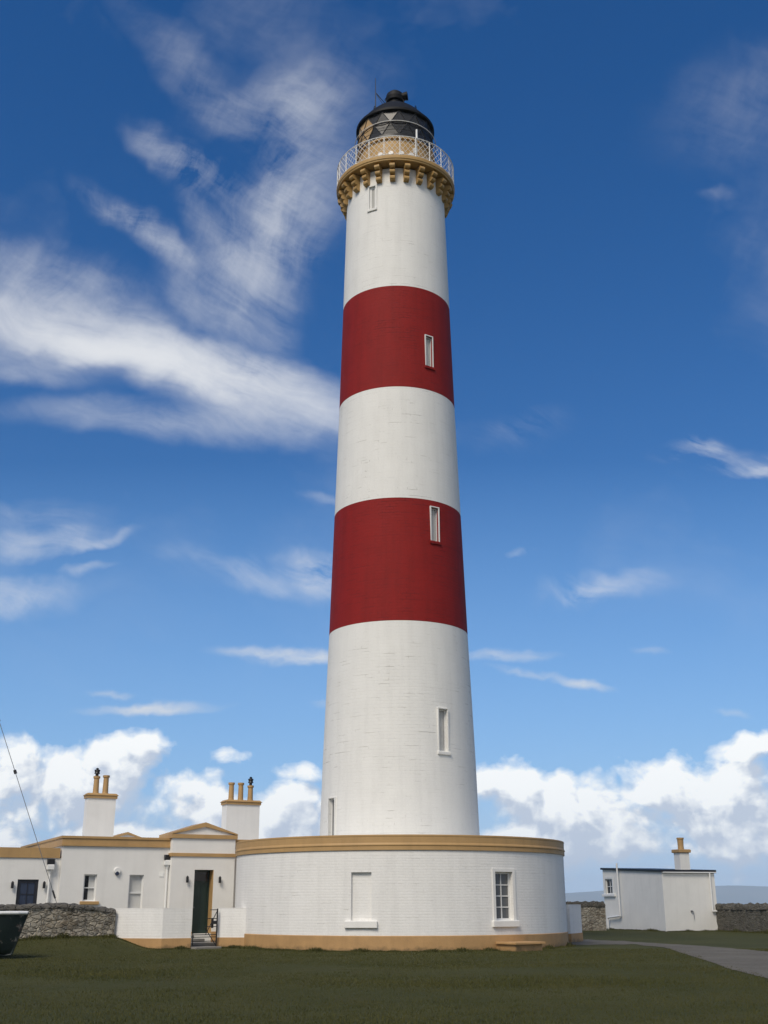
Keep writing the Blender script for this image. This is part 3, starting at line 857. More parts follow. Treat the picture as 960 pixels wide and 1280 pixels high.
for q in range(8):
    a = rad(22)+q*PI/4
    rr_, zz_ = dome[9]
    mb = MB(); b0 = lp(a, zz_-.02, rr_); mb.tube(b0, b0+Vector((0, 0, .16)), .035, 8, .03)
    hh = [b0+Vector((math.cos(a)*.09*math.cos(w_), math.sin(a)*.09*math.cos(w_), .2+.09*math.sin(w_))) for w_ in [2*PI*i/10 for i in range(11)]]
    for p0, p1 in zip(hh, hh[1:]): mb.tube(p0, p1, .016, 5, caps=False)
    mb.build('dome_ring', M['dome'], LH)
rodx, rody = LC[0]-1.02, LC[1]-.25
rz0 = ZE+.17+1.62*(1-(1.05/(RL+.04))**1.85)-.05
mb = MB(); mb.tube((rodx, rody, rz0), (rodx, rody, rz0+2.15), .028, 6, .014)
mb.tube((rodx, rody, rz0+1.25), (LC[0]-.34, LC[1], ZV+.02), .018, 6); mb.tube((rodx, rody, rz0+1.25), (LC[0]-.62, LC[1]-.75, rz0+.05), .016, 6)
mb.build('lightning_rod', M['black'], LH)
# slim white aerial on the gallery rail
pa = rad(20.5)
mb = MB(); mb.tube(gp(pa, ZD1+.1, RR-.06), gp(pa, ZR+.05, RR-.06), .02, 6); mb.tube(gp(pa, ZR, RR-.06), gp(pa, ZR+.55, RR-.06), .05, 8)
mb.build('aerial', M['white_metal'], LH)
mb = MB(); mb.box(Fr(gp(pa-.03, 0, RR-.1), (math.cos(pa), math.sin(pa), 0)), -.08, .08, -.05, .05, ZD1+.25, ZD1+.55); mb.build('aerial_box', M['white_metal'], LH)

# ------------------------------------------------------------------ stone step platform at the base
ac = cyl_hit(LC, rdf, 637, 1170)[0]
n_ = Vector((math.sin(ac), -math.cos(ac), 0)); t_ = Vector((math.cos(ac), math.sin(ac), 0))
fr = Fr((LC[0]+n_.x*RD, LC[1]+n_.y*RD, 0), t_, n_)
PL = thing('base_platform', fr.p(0, .6, 0), 'low ochre painted slab platform against the round base under the small-paned window', 'platform')
mb = MB(); mb.box(fr, -.62, .62, -.1, 1.02, -.1, .22); mb.build('plinth', M['ochre_plinth'], PL)
mb = MB(); mb.bevbox(fr, -.70, .70, .034, 1.12, .223, .30, .015); mb.build('slab', M['ochre_plinth'], PL)

# ------------------------------------------------------------------ COTTAGE
PHI = rad(26)
T = Vector((math.cos(PHI), math.sin(PHI), 0)); NF = Vector((math.sin(PHI), -math.cos(PHI), 0))
c0 = at(75, 1100, 47.5); c0.z = 0
FA = Fr(c0, T, NF)
CO = thing('keepers_cottage', c0, 'long white single-storey cottage with ochre parapet, pedimented green-door porch and two chimneys beside the tower', 'cottage')
ztop = FA.hit(75, 1044.5)[1]; zband = FA.hit(75, 1057.0)[1]
LEN = FA.hit(306, 1060)[0]+2.2; DEP = 10.2
def rect(fr, x0, x1, y0, y1, out=0.0):
    xm, ym = (x0+x1)/2, (y0+y1)/2
    a = fr.hit(x0, ym, out)[0]; b2 = fr.hit(x1, ym, out)[0]; t2 = fr.hit(xm, y0, out)[1]; u2 = fr.hit(xm, y1, out)[1]
    return a, b2, u2, t2
w1 = rect(FA, 104.2, 120.2, 1093, 1126.5)
w2 = rect(FA, 160.5, 178.5, 1093, 1139); w2 = (w2[0], w2[1], w2[2], w1[3])
PO = .42
FP = Fr(FA.p(0, PO, 0), T, NF)
dr = rect(FP, 241.5, 265.5, 1087.2, 1164.5)
dr = (dr[0], dr[1], .42, dr[3])
mb = MB(); plane_wall(mb, FA, 0, LEN, 0, zband, [w1, w2, dr], .17)
P = FA.p
mb.add([P(0, 0, 0), P(0, 0, zband), P(0, -DEP, zband), P(0, -DEP, 0)]); mb.add([P(0, -DEP, 0), P(0, -DEP, zband), P(LEN, -DEP, zband), P(LEN, -DEP, 0)])
mb.add([P(LEN, -DEP, 0), P(LEN, -DEP, zband), P(LEN, 0, zband), P(LEN, 0, 0)])
mb.build('wall', M['render'], CO)
def parapet(fr, u0, u1, o0, o1, za, zb, parent, name='parapet_band', mat='ochre', e=.05):
    mb = MB()
    # lower string, face, coping
    for (ee, a, b2) in ((e+.03, za, za+.07), (e, za+.07, zb-.09), (e+.04, zb-.09, zb)):
        mb.box(fr, u0-ee, u1+ee, o1, o1+ee, a, b2)
        mb.box(fr, u0-ee, u0, o0, o1, a, b2); mb.box(fr, u1, u1+ee, o0, o1, a, b2); mb.box(fr, u0-ee, u1+ee, o0-ee, o0, a, b2)
    mb.box(fr, u0, u1, o1-.3, o1, zb-.088, zb-.002); mb.box(fr, u0, u0+.3, o0, o1-.3, zb-.088, zb-.002)
    return mb.build(name, M[mat], parent)
parapet(FA, 0, LEN, -DEP, 0, zband, ztop, CO)
mb = MB(); mb.add([P(.0, -.0, ztop-.12), P(LEN, 0, ztop-.12), P(LEN, -DEP, ztop-.12), P(0, -DEP, ztop-.12)]); mb.build('roof', M['coping'], CO)
f = window_fr(FA, *w1, -.10, CO, 1, 2, .055, .025, 'white_wood', 'glass_clear', [(0, .42, 'dark_panel'), (.42, 1, 'curtain')], sash=True)
s = MB(); s.bevbox(FA, w1[0]-.1, w1[1]+.14, -.1, .09, w1[2]-.13, w1[2]-.002, .015); s.build('sill', M['ochre'], f)
f = window_fr(FA, *w2, -.10, CO, 1, 2, .055, .03, 'white_wood', 'glass_clear', [(0, 1, 'curtain')], sash=True)
s = MB(); s.bevbox(FA, w2[0]-.1, w2[1]+.14, -.1, .09, w2[2]-.13, w2[2]-.002, .015); s.build('sill', M['ochre'], f)
# small fittings
def fitting(x, y, parent=CO, fr=FA, out=0.0):
    return fr.hit(x, y, out)
u, z = fitting(146.3, 1088.5)
mb = MB(); mb.tube(P(u, 0, z), P(u, .09, z), .14, 16, .12); ab = mb.build('alarm_box', M['white_metal'], CO)
mb = MB(); mb.tube(P(u, .05, z-.10), P(u, .10, z-.10), .09, 12, .07); mb.build('alarm_light', M['blue_grey'], ab)
u, z = fitting(201.8, 1093)
mb = MB(); mb.box(FA, u-.09, u+.09, 0, .02, z-.09, z+.09); mb.build('wall_vent', M['curtain'], CO)
def rainhead(fr, x, y, zlow, parent, side=0):
    u, z = fr.hit(x, y)
    mb = MB(); mb.box(fr, u-.14, u+.14, .01, .2, z+.02, z+.22); hd = mb.build('rainwater_outlet', M['black'], parent)
    mb = MB(); mb.bevbox(fr, u-.13, u+.13, .01, .22, z-.2, z+.01, .03); mb.tube(fr.p(u, .1, z-.36), fr.p(u, .1, z-.19), .045, 8, .09); mb.build('hopper', M['white_metal'], hd)
    mb = MB(); mb.tube(fr.p(u, .1, zlow), fr.p(u, .1, z-.34), .042, 8)
    mb.build('downpipe', M['white_metal'], parent)
rainhead(FA, 208.8, 1075.5, .1, CO)
# porch
PO = .42
FP = Fr(FA.p(0, PO, 0), T, NF)
pu0 = FP.hit(214.0, 1090)[0]; pu1 = FP.hit(292.5, 1100)[0]
zpt = FP.hit(215, 1043.0)[1]; zb1, zb0 = FP.hit(215, 1066.0)[1], FP.hit(215, 1070.2)[1]
dr = rect(FP, 241.5, 265.5, 1087.2, 1164.5)
dr = (dr[0], dr[1], .42, dr[3])
mb = MB(); plane_wall(mb, FP, pu0, pu1, 0, zpt, [dr], .419)
Q = FP.p
mb.add([Q(pu0, 0, 0), Q(pu0, 0, zpt), Q(pu0, -PO, zpt), Q(pu0, -PO, 0)]); mb.add([Q(pu1, -PO, 0), Q(pu1, -PO, zpt), Q(pu1, 0, zpt), Q(pu1, 0, 0)])
# pediment triangle body
um = (pu0+pu1)/2; zap = FP.hit(256.5, 1028.0)[1]
mb.add([Q(pu0, 0, zpt), Q(pu1, 0, zpt), Q(um, 0, zap-.1)])
mb.add([Q(pu1, -2, zpt), Q(pu0, -2, zpt), Q(um, -2, zap-.1)])
mb.build('porch', M['render'], CO)
pw = CO.children[-1] if False else [o for o in C.objects if o.name.startswith('porch')][0]
def pediment(fr, u0, u1, zbase, zapex, back, parent, name='pediment', t=.16, e=.07):
    mb = MB(); um = (u0+u1)/2
    mb.box(fr, u0-e, u1+e, 0, e, zbase-t, zbase)
    mb.box(fr, u0-e, u0-.002, -back, 0, zbase-t, zbase); mb.box(fr, u1+.002, u1+e, -back, 0, zbase-t, zbase)
    tt = t*1.15
    for ua, ub in ((u0-e, um), (u1+e, um)):
        # raking cornice as a skewed box
        A = [fr.p(ua, .003, zbase+.002), fr.p(ub, .003, zapex-tt), fr.p(ub, .003, zapex), fr.p(ua, .003, zbase+.05)]
        B = [q+fr.n*(e+.01) for q in A]; Bk = [q-fr.n*back for q in A]
        if ua > ub: A, B, Bk = [list(reversed(x)) for x in (A, B, Bk)]
        mb.add(B); mb.add(list(reversed(Bk)))
        for j in range(4):
            k = (j+1) % 4
            mb.add([B[k], B[j], Bk[j], Bk[k]])
    return mb.build(name, M['ochre'], parent)
pediment(FP, pu0, pu1, zpt+.02, zap, 2.0, pw)
mb = MB(); mb.box(FP, pu0-.05, pu1+.05, 0, .05, zb0, zb1); mb.box(FP, pu0-.05, pu0-.002, -PO+.01, 0, zb0, zb1); mb.box(FP, pu1+.002, pu1+.05, -PO+.01, 0, zb0, zb1); mb.build('string_course', M['ochre'], pw)
mb = MB()
# ochre plinth of the porch
mb.box(FP, pu0-.03, dr[0], 0, .03, 0, .5); mb.build('plinth_band', M['ochre_plinth'], pw)
mb = MB(); mb.box(FP, dr[1], pu1+.03, 0, .03, 0, .5); mb.build('plinth_band', M['ochre_plinth'], pw)
# ochre lined reveal, open doorway and dark green door
mb = MB(); mb.box(FP, dr[1]-.02, dr[1]+.003, -.58, -.006, dr[2]+.005, dr[3]-.004); mb.build('door_reveal', M['ochre'], pw)
mb = MB(); fw = .06
dd = -.46
mb.box(FP, dr[0], dr[0]+fw, dd-.08, dd, dr[2], dr[3]); mb.box(FP, dr[1]-.02-fw, dr[1]-.02, dd-.08, dd, dr[2], dr[3]); mb.box(FP, dr[0]+fw, dr[1]-.02-fw, dd-.08, dd-.002, dr[3]-fw, dr[3])
zt2 = dr[3]-.52
mb.box(FP, dr[0]+fw, dr[1]-.02-fw, dd-.08, dd-.002, zt2, zt2+.07)
ul, ur = dr[0]+fw, dr[1]-.02-fw
mb.box(FP, ul, ur, dd-.07, dd-.03, dr[2], zt2)
for (a, b2, c_, d_) in ((.08, .46, .08, .40), (.54, .92, .08, .40), (.08, .46, .47, .94), (.54, .92, .47, .94)):
    H = zt2-dr[2]; W = ur-ul
    for q in range(2):
        k = .03*q
        mb.box(FP, ul+W*a+k, ul+W*b2-k, dd-.031+.008*q, dd-.022+.008*q, dr[2]+H*c_+k, dr[2]+H*d_-k)
do = mb.build('door', M['green_door'], pw)
mb = MB(); mb.box(FP, ul, ur, dd-.05, dd-.04, zt2+.07, dr[3]-fw); mb.build('transom_pane', M['glass'], do)
mb = MB(); mb.tube(Q(ul+.1, dd-.03, 1.45), Q(ul+.1, dd+.04, 1.45), .03, 8); mb.build('handle', M['steel'], do)
def lamp(fr, x, y, parent):
    u, z = fr.hit(x, y)
    mb = MB(); mb.tube(fr.p(u, 0, z+.02), fr.p(u, .1, z+.02), .025, 6); mb.tube(fr.p(u, .1, z-.12), fr.p(u, .1, z+.1), .055, 10, .055); mb.tube(fr.p(u, .1, z+.1), fr.p(u, .1, z+.15), .055, 10, .02)
    mb.build('wall_lamp', M['black'], parent)
lamp(FP, 233.4, 1099.5, pw); lamp(FP, 274.0, 1100, pw)
# second pediment at the rear
FB = Fr(FA.p(0, -8.2, 0), T, NF)
b0_, b1_ = FB.hit(141, 1045)[0], FB.hit(177, 1047)[0]
zba = FB.hit(158, 1040)[1]; zbb = FB.hit(158, 1048.5)[1]
mb = MB(); mb.box(FB, b0_, b1_, -2.0, 0, 0, zbb); mb.add([FB.p(b0_, 0, zbb), FB.p(b1_, 0, zbb), FB.p((b0_+b1_)/2, 0, zba-.1)]); rp = mb.build('rear_porch', M['render'], CO)
pediment(FB, b0_, b1_, zbb, zba, 2.0, rp, t=.10)
# chimneys
def chimney(x0, x1, ycap0, ycap1, ystk, back, w, d, pots, parent):
    fr0 = Fr(FA.p(0, -back, 0), T, NF)
    zc0 = fr0.hit((x0+x1)/2, ycap1)[1]; zc1 = fr0.hit((x0+x1)/2, ycap0)[1]
    uc = fr0.hit((x0+x1)/2+1.0, ystk)[0]
    mb = MB(); mb.box(fr0, uc-w/2, uc+w/2, -d, 0, ztop-.5, zc0)
    ch = mb.build('chimney', M['render'], parent)
    mb = MB(); mb.box(fr0, uc-w/2-.05, uc+w/2+.05, -d-.05, .05, zc0, zc0+(zc1-zc0)*.45); mb.bevbox(fr0, uc-w/2-.09, uc+w/2+.09, -d-.09, .09, zc0+(zc1-zc0)*.45, zc1+.02, .09); mb.build('chimney_cap', M['ochre'], ch)
    for (px, ytop, cowl, ycowl) in pots:
        u = fr0.hit(px, ytop)[0]-0.0; zt_ = fr0.hit(px, ytop)[1]
        c = fr0.p(u, -d/2, 0)
        mb = MB(); mb.lathe((c.x, c.y), [(.15, zc1-.02), (.13, zc1+.1), (.115, zt_-.12), (.15, zt_-.09), (.155, zt_-.01), (.13, zt_), (.09, zt_), (.09, zt_-.3)], 20)
        po = mb.build('chimney_pot', M['ochre'], ch)
        if cowl:
            zw = fr0.hit(px, ycowl)[1]
            mb = MB(); H = zw-zt_
            mb.lathe((c.x, c.y), [(.07, zt_-.02), (.07, zt_+H*.25), (.13, zt_+H*.3), (.10, zt_+H*.5), (.13, zt_+H*.62), (.12, zt_+H*.74), (.05, zt_+H*.8), (.07, zt_+H*.9), (.0, zt_+H)], 14)
            mb.build('chimney_cowl', M['black'], po)
chimney(107, 142.5, 992.0, 997.8, 1020, 3.5, 1.27, .55, [(122.9, 969.5, True, 958.8), (134.9, 968.5, False, 0)], CO)
chimney(279.5, 326.5, 1000.5, 1005.8, 1020, 3.5, 1.62, .75, [(292.8, 977.3, False, 0), (304.6, 977.6, False, 0), (316.6, 981, True, 969.8)], CO)
# left wing with glazed dark door
FW = Fr(FA.p(0, 0, 0), T, NF)
zwt = FW.hit(60, 1059.8)[1]; zwb = FW.hit(60, 1072.3)[1]
WL = 9.0; UO = FW.hit(68, 1075, -.15)[0]
FW = Fr(FA.p(0, -.15, 0), T, NF)
wd = rect(FW, 20.3, 46.8, 1099.3, 1140); wd = (wd[0], wd[1], .55, wd[3])
mb = MB(); plane_wall(mb, FW, -WL, -.004, 0, zwb, [wd], .2)
mb.add([FW.p(-WL, 0, 0), FW.p(-WL, 0, zwb), FW.p(-WL, -6, zwb), FW.p(-WL, -6, 0)]); mb.add([FW.p(-WL, -6, 0), FW.p(-WL, -6, zwb), FW.p(-.004, -6, zwb), FW.p(-.004, -6, 0)])
wg = mb.build('wing', M['render'], CO)
mb = MB(); mb.box(FW, -WL-.05, -.06, 0, .05, zwb, zwt); mb.box(FW, -WL, -.06, -.3, 0, zwt-.08, zwt-.002); mb.box(FW, -WL-.05, -WL, -6, 0, zwb, zwt); mb.build('parapet_band', M['ochre'], wg)
mb = MB(); mb.add([FW.p(-WL, 0, zwb+.1), FW.p(-.06, 0, zwb+.1), FW.p(-.06, -6, zwb+.1), FW.p(-WL, -6, zwb+.1)]); mb.build('roof', M['coping'], wg)
f = window_fr(FW, *wd, -.06, wg, 2, 4, .13, .03, 'dark_door', 'glass_blue', None, 'glazed_door')
lamp(FW, 15.0, 1106.5, wg); lamp(FW, 54.6, 1106.5, wg)
rainhead(FW, 62.8, 1081, .6, wg)

# ------------------------------------------------------------------ garden wall, gate, steps
def slabwall(path, th, z0, z1, zpl, name, label, cat, mat, group=None, cap=True):
    p0 = Vector((path[0][0], path[0][1], 0))
    tg = thing(name, Vector((sum(p[0] for p in path)/len(path), sum(p[1] for p in path)/len(path), 0)), label, cat, group)
    W, Pn, Cp = MB(), MB(), MB()
    # offset polylines
    L = [Vector((x, y, 0)) for x, y in path]
    nrm = []
    for i in range(len(L)):
        ns = []
        if i > 0: d = (L[i]-L[i-1]).normalized(); ns.append(Vector((d.y, -d.x, 0)))
        if i < len(L)-1: d = (L[i+1]-L[i]).normalized(); ns.append(Vector((d.y, -d.x, 0)))
        a = sum(ns, Vector((0, 0, 0))).normalized(); a = a/max(.3, a.dot(ns[0])); nrm.append(a)
    def prism(mb, o0, o1, za, zb):
        A = [L[i]+nrm[i]*o1 for i in range(len(L))]; B = [L[i]+nrm[i]*o0 for i in range(len(L))]
        s = 0
        for i in range(len(L)-1):
            l = (A[i+1]-A[i]).length
            q = lambda v, z: Vector((v.x, v.y, z))
            mb.add([q(A[i], za), q(A[i+1], za), q(A[i+1], zb), q(A[i], zb)], [(s, za), (s+l, za), (s+l, zb), (s, zb)])
            mb.add([q(B[i+1], za), q(B[i], za), q(B[i], zb), q(B[i+1], zb)], [(s+l, za), (s, za), (s, zb), (s+l, zb)])
            mb.add([q(A[i], zb), q(A[i+1], zb), q(B[i+1], zb), q(B[i], zb)])
            s += l
        mb.add([q(B[0], za), q(A[0], za), q(A[0], zb), q(B[0], zb)]); mb.add([q(A[-1], za), q(B[-1], za), q(B[-1], zb), q(A[-1], zb)])
    prism(W, -th, 0, zpl-.01, z1); W.build('wall_face', M[mat], tg)
    prism(Pn, -th-.025, .025, z0, zpl); Pn.build('plinth_band', M['ochre_plinth'], tg)
    if cap: prism(Cp, -th-.004, .004, z1, z1+.03); Cp.build('wall_top', M['render'], tg)
    return tg
gwc = at(203, 1160, 44.3); gwl = at(142.5, 1160, 44.9); gwr = at(239.2, 1160, 44.75)
gwz = at(203, 1135.2, 44.3).z
zpl = at(215, 1173, 44.4).z
slabwall([(gwl.x, gwl.y), (gwc.x, gwc.y), (gwr.x, gwr.y)], .28, -.1, gwz-.03, zpl, 'garden_wall', 'low white garden wall with ochre plinth left of the iron gate, joined to the rubble wall', 'garden wall', 'drum_white')
grr = at(271.5, 1160, 45.6); gre = at(303, 1160, 46.15)
gre = Vector((LC[0]+(RD-.02)*math.sin(cyl_hit(LC, rdf, 307, 1160)[0]), LC[1]-(RD-.02)*math.cos(cyl_hit(LC, rdf, 307, 1160)[0]), 0))
slabwall([(grr.x, grr.y), (gre.x, gre.y)], .28, -.1, gwz-.03, zpl, 'garden_wall', 'short white garden wall with ochre plinth between the iron gate and the round tower base', 'garden wall', 'drum_white')
# steps
GT = (gwr+grr)/2
gd = Vector((grr.x-gwr.x, grr.y-gwr.y, 0)); glen = gd.length
FG = Fr((gwr.x, gwr.y, 0), gd)
ST = thing('entrance_steps', FG.p(glen/2, 0, 0), 'worn grey stone steps rising through the gateway to the green door', 'steps')
for i, (o1, o0, h) in enumerate([(.35, -.6, .07), (-.6, -1.3, .19), (-1.3, -2.0, .31), (-2.0, -3.4, .41)]):
    mb = MB(); mb.bevbox(FG, .02-(.0 if i == 0 else .15), glen+.0+(.4 if i else -.02), o0, o1, -.1 if i == 0 else h-.14, h, .015); mb.build('step', M['flag'], ST)
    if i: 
        mb = MB(); mb.box(FG, -.12, glen+.38, o0, o1-.04, -.1, h-.141); mb.build('riser', M['dark_panel'], ST)
# gate: hinged at the right, half folded back
hp = at(271.0, 1160, 45.45)
ge = at(240.5, 1160, 44.95)
gdir = Vector((ge.x-hp.x, ge.y-hp.y, 0)); gl = gdir.length
FT = Fr((hp.x, hp.y, 0), gdir)
GA = thing('garden_gate', (hp.x, hp.y, .05), 'black wrought iron gate with diagonal braces standing between the white garden walls', 'gate')
zg_top = at(271, 1135.8, 45.4).z; zgb = .12
def ft(u, z): return FT.p(u, 0, z)
mb = MB(); mb.tube(ft(0, .02), ft(0, zg_top), .028, 8); mb.build('hinge_stile', M['black'], GA)
mb = MB()
zz = [at(260, y, 45.2).z for y in (1137.3, 1148.2, 1158.3, 1168.4, 1171.3, 1176.5, 1181.5)]
u1m = gl*.34
for z, ue in zip(zz, (gl*.30, gl*.42, gl*.45, gl*.97, gl*.97, gl*.97, gl*.97)):
    mb = MB(); mb.tube(ft(0, z), ft(ue, z), .014, 6); mb.build('rail', M['black'], GA)
mb = MB(); mb.tube(ft(0, zg_top-.06), ft(gl*.46, zz[2]-.3), .018, 6); mb.tube(ft(gl*.5, zz[2]-.02), ft(.04, zgb+.02), .018, 6); mb.build('brace', M['black'], GA)
mb = MB(); mb.tube(ft(gl*.97, zgb), ft(gl*.97, zz[3]+.05), .018, 6); mb.build('latch_stile', M['black'], GA)
mb = MB(); mb.box(FT, .0, gl*.17, -.03, .03, zz[1]-.20, zz[1]-.08); mb.box(FT, gl*.15, gl*.24, -.02, .02, zz[2]-.05, zz[1]+.02); mb.build('latch', M['black'], GA)

# stub wall right of the tower base
a_ = at(713, 1160, 51.0); b_ = at(727.5, 1160, 52.6)
slabwall([(a_.x, a_.y), (b_.x, b_.y)], .3, -.1, at(722, 1131.5, 52).z, .36, 'garden_wall', 'short white wall stub with ochre foot behind the right edge of the tower base', 'garden wall', 'drum_white')

# ------------------------------------------------------------------ rubble walls
def rubble_wall(path, zbot, zt, th, name, label, mat, cop, seed, st=.14, coprough=.05, copmat='coping_stone', copz=.16):
    L = [Vector((x, y, 0)) for x, y in path]
    c = sum(L, Vector((0, 0, 0)))/len(L)
    tg = thing(name, (c.x, c.y, 0), label, 'stone wall')
    # resample
    pts, zb_, zt_ = [], [], []
    for i in range(len(L)-1):
        l = (L[i+1]-L[i]).length; n = max(1, int(l/st))
        for k in range(n):
            t = k/n; pts.append(L[i].lerp(L[i+1], t)); zb_.append(zbot[i]*(1-t)+zbot[i+1]*t); zt_.append(zt[i]*(1-t)+zt[i+1]*t)
    pts.append(L[-1]); zb_.append(zbot[-1]); zt_.append(zt[-1])
    def nr(i):
        d = (pts[min(i+1, len(pts)-1)]-pts[max(i-1, 0)]).normalized(); return Vector((d.y, -d.x, 0))
    def disp(p, amp):
        q = Vector((p.x*2.6, p.y*2.6, p.z*4.2+seed))
        dd = mnoise.voronoi(q)[0]
        e = min(1, (dd[1]-dd[0])*3.0)
        return amp*(e-.6)+amp*.7*mnoise.noise(p*5)
    nv = 9
    mb = MB()
    for sgn in (1, -1):
        rows = []
        for j in range(nv+1):
            r = []
            for i, p in enumerate(pts):
                z = zb_[i]-.2+(zt_[i]-zb_[i]+.2-copz)*j/nv
                n_ = nr(i)
                q = Vector((p.x, p.y, z))+(n_*0 if sgn > 0 else n_*-th)
                q += n_*sgn*disp(q, .06)
                r.append(q)
            rows.append(r if sgn > 0 else list(reversed(r)))
        mb.grid(rows, True)
    for i, s_ in ((0, 1), (len(pts)-1, -1)):
        n_ = nr(i); A, B = pts[i], pts[i]-n_*th
        rows = [[Vector((A.x, A.y, z)).lerp(Vector((B.x, B.y, z)), k/4)+(pts[min(1, len(pts)-1)]-pts[0]).normalized()*(-s_)*.05*mnoise.noise(Vector((k, z*5, seed))) for k in range(5)] for z in [zb_[i]-.2+(zt_[i]-zb_[i]+.2-copz)*j/nv for j in range(nv+1)]]
        mb.grid(rows, True)
    mb.build('wall_face', M[mat], tg)
    # coping: rounded course of rough stones
    mb = MB(); rows = []
    m_ = 9
    for j in range(m_+1):
        a = PI*j/m_
        r = []
        for i, p in enumerate(pts):
            n_ = nr(i)
            cc = Vector((p.x, p.y, zt_[i]-copz))-n_*th/2
            q = cc+n_*math.cos(a)*(th/2+.05)+Vector((0, 0, 1))*(abs(math.sin(a))**.6)*copz
            k = disp(q, coprough)
            q += (n_*math.cos(a)+Vector((0, 0, math.sin(a))))*k
            r.append(q)
        rows.append(r)
    mb.grid(rows, True)
    for i in (0, len(pts)-1): mb.add([r[i] for r in rows])
    mb.build('coping', M[copmat], tg)
    return tg
pA = at(144.0, 1150, 44.72); pB = at(80, 1150, 43.3); pC = at(0, 1150, 41.9); pD = at(-130, 1150, 40.5)
zs_ = [at(142, 1135.4, 44.7).z, at(82, 1128.6, 43.3).z, at(0, 1131, 41.9).z, at(-130, 1131, 40.5).z]
rubble_wall([(pD.x, pD.y), (pC.x, pC.y), (pB.x, pB.y), (pA.x, pA.y)], [.3, .32, .32, .36], list(reversed(zs_)), .5, 'stone_wall', 'grey rubble stone wall patched with mortar in front of the cottage, left of the white wall', 'rubble', 0, 3.1, .11)
# ------------------------------------------------------------------ shed
sc = ground_at(832.9, 1164.6); SY = sc.y
sl = at(757, 1150, SY+7.0)
t1 = Vector((sc.x-sl.x, sc.y-sl.y, 0)); LS = t1.length; t1.normalize()
n1 = Vector((t1.y, -t1.x, 0))
if n1.y > 0: n1 = -n1
FS = Fr((sl.x, sl.y, 0), t1, n1)                # left wall, u from far left end to the near corner
t2 = Vector((-n1.x, -n1.y, 0)); n2 = Vector((t1.x, t1.y, 0))
FS2 = Fr((sc.x, sc.y, 0), t2, n2)               # right hand wall
uR = FS2.hit(898, 1150)[0]
zc_ = FS.hit(832, 1089.6)[1]; zl_ = FS.hit(747, 1087.6)[1]; zr_ = FS2.hit(892, 1090.2)[1]
SH = thing('shed', (sc.x, sc.y, 0), 'plain off-white flat-roofed outbuilding with one small window and a chimney, right of the tower', 'outbuilding')
sw = rect(FS, 757.0, 765.6, 1098.6, 1117.5)
mb = MB()
us = sorted([0, LS, sw[0], sw[1]])
def ztp(u): return zl_+(zc_-zl_)*u/LS
for a, b2 in zip(us, us[1:]):
    cells = [(0, sw[2]), (sw[2], sw[3]), (sw[3], None)]
    for c_, d_ in cells:
        if a >= sw[0]-1e-6 and b2 <= sw[1]+1e-6 and c_ == sw[2]: continue
        da_, db_ = (d_, d_) if d_ is not None else (ztp(a), ztp(b2))
        mb.add([FS.p(a, 0, c_), FS.p(b2, 0, c_), FS.p(b2, 0, db_), FS.p(a, 0, da_)])
tmp = MB(); plane_wall(tmp, FS, sw[0], sw[1], sw[2], sw[3], [sw], .15)
for fc in tmp.f[-4:]: mb.add([tmp.v[i] for i in fc])
E0, E1, E2, E3 = FS.p(0, 0, 0), FS.p(LS, 0, 0), FS2.p(uR, 0, 0), FS2.p(uR, -LS, 0)
def up(v, z): return Vector((v.x, v.y, z))
mb.add([E1, E2, up(E2, zr_), up(E1, zc_)]); mb.add([E2, E3, up(E3, zl_), up(E2, zr_)]); mb.add([E3, E0, up(E0, zl_), up(E3, zl_)])
mb.build('wall', M['render_shed'], SH)
f = window_fr(FS, *sw, -.08, SH, 2, 2, .05, .03, 'white_wood', 'glass')
p = MB(); q_ = .1
p.box(FS, sw[0]-.14, sw[0], -.05, .02, sw[2], sw[3]+.14); p.box(FS, sw[1], sw[1]+.14, -.05, .02, sw[2], sw[3]+.14); p.box(FS, sw[0], sw[1], -.05, .02, sw[3]+.002, sw[3]+.14); p.build('margin', M['white_wood'], f)
p = MB(); p.bevbox(FS, sw[0]-.35, sw[1]+.35, -.05, .12, sw[2]-.16, sw[2]-.002, .02); p.build('sill', M['white_wood'], f)
# roof slab with dark edge
mb = MB(); ov = .10
def off(v, a, b2): return Vector((v.x+n1.x*a+n2.x*b2, v.y+n1.y*a+n2.y*b2, v.z))
R0, R1, R2, R3 = off(E0, ov, -ov), off(E1, ov, ov), off(E2, -ov, ov), off(E3, -ov, -ov)
lo = [up(R0, zl_+.004), up(R1, zc_+.004), up(R2, zr_+.004), up(R3, zl_+.004)]; hi = [v+Vector((0, 0, .12)) for v in lo]
mb.add(hi); mb.add(list(reversed(lo)))
for j in range(4):
    k = (j+1) % 4; mb.add([lo[j], lo[k], hi[k], hi[j]])
mb.build('roof', M['black'], SH)
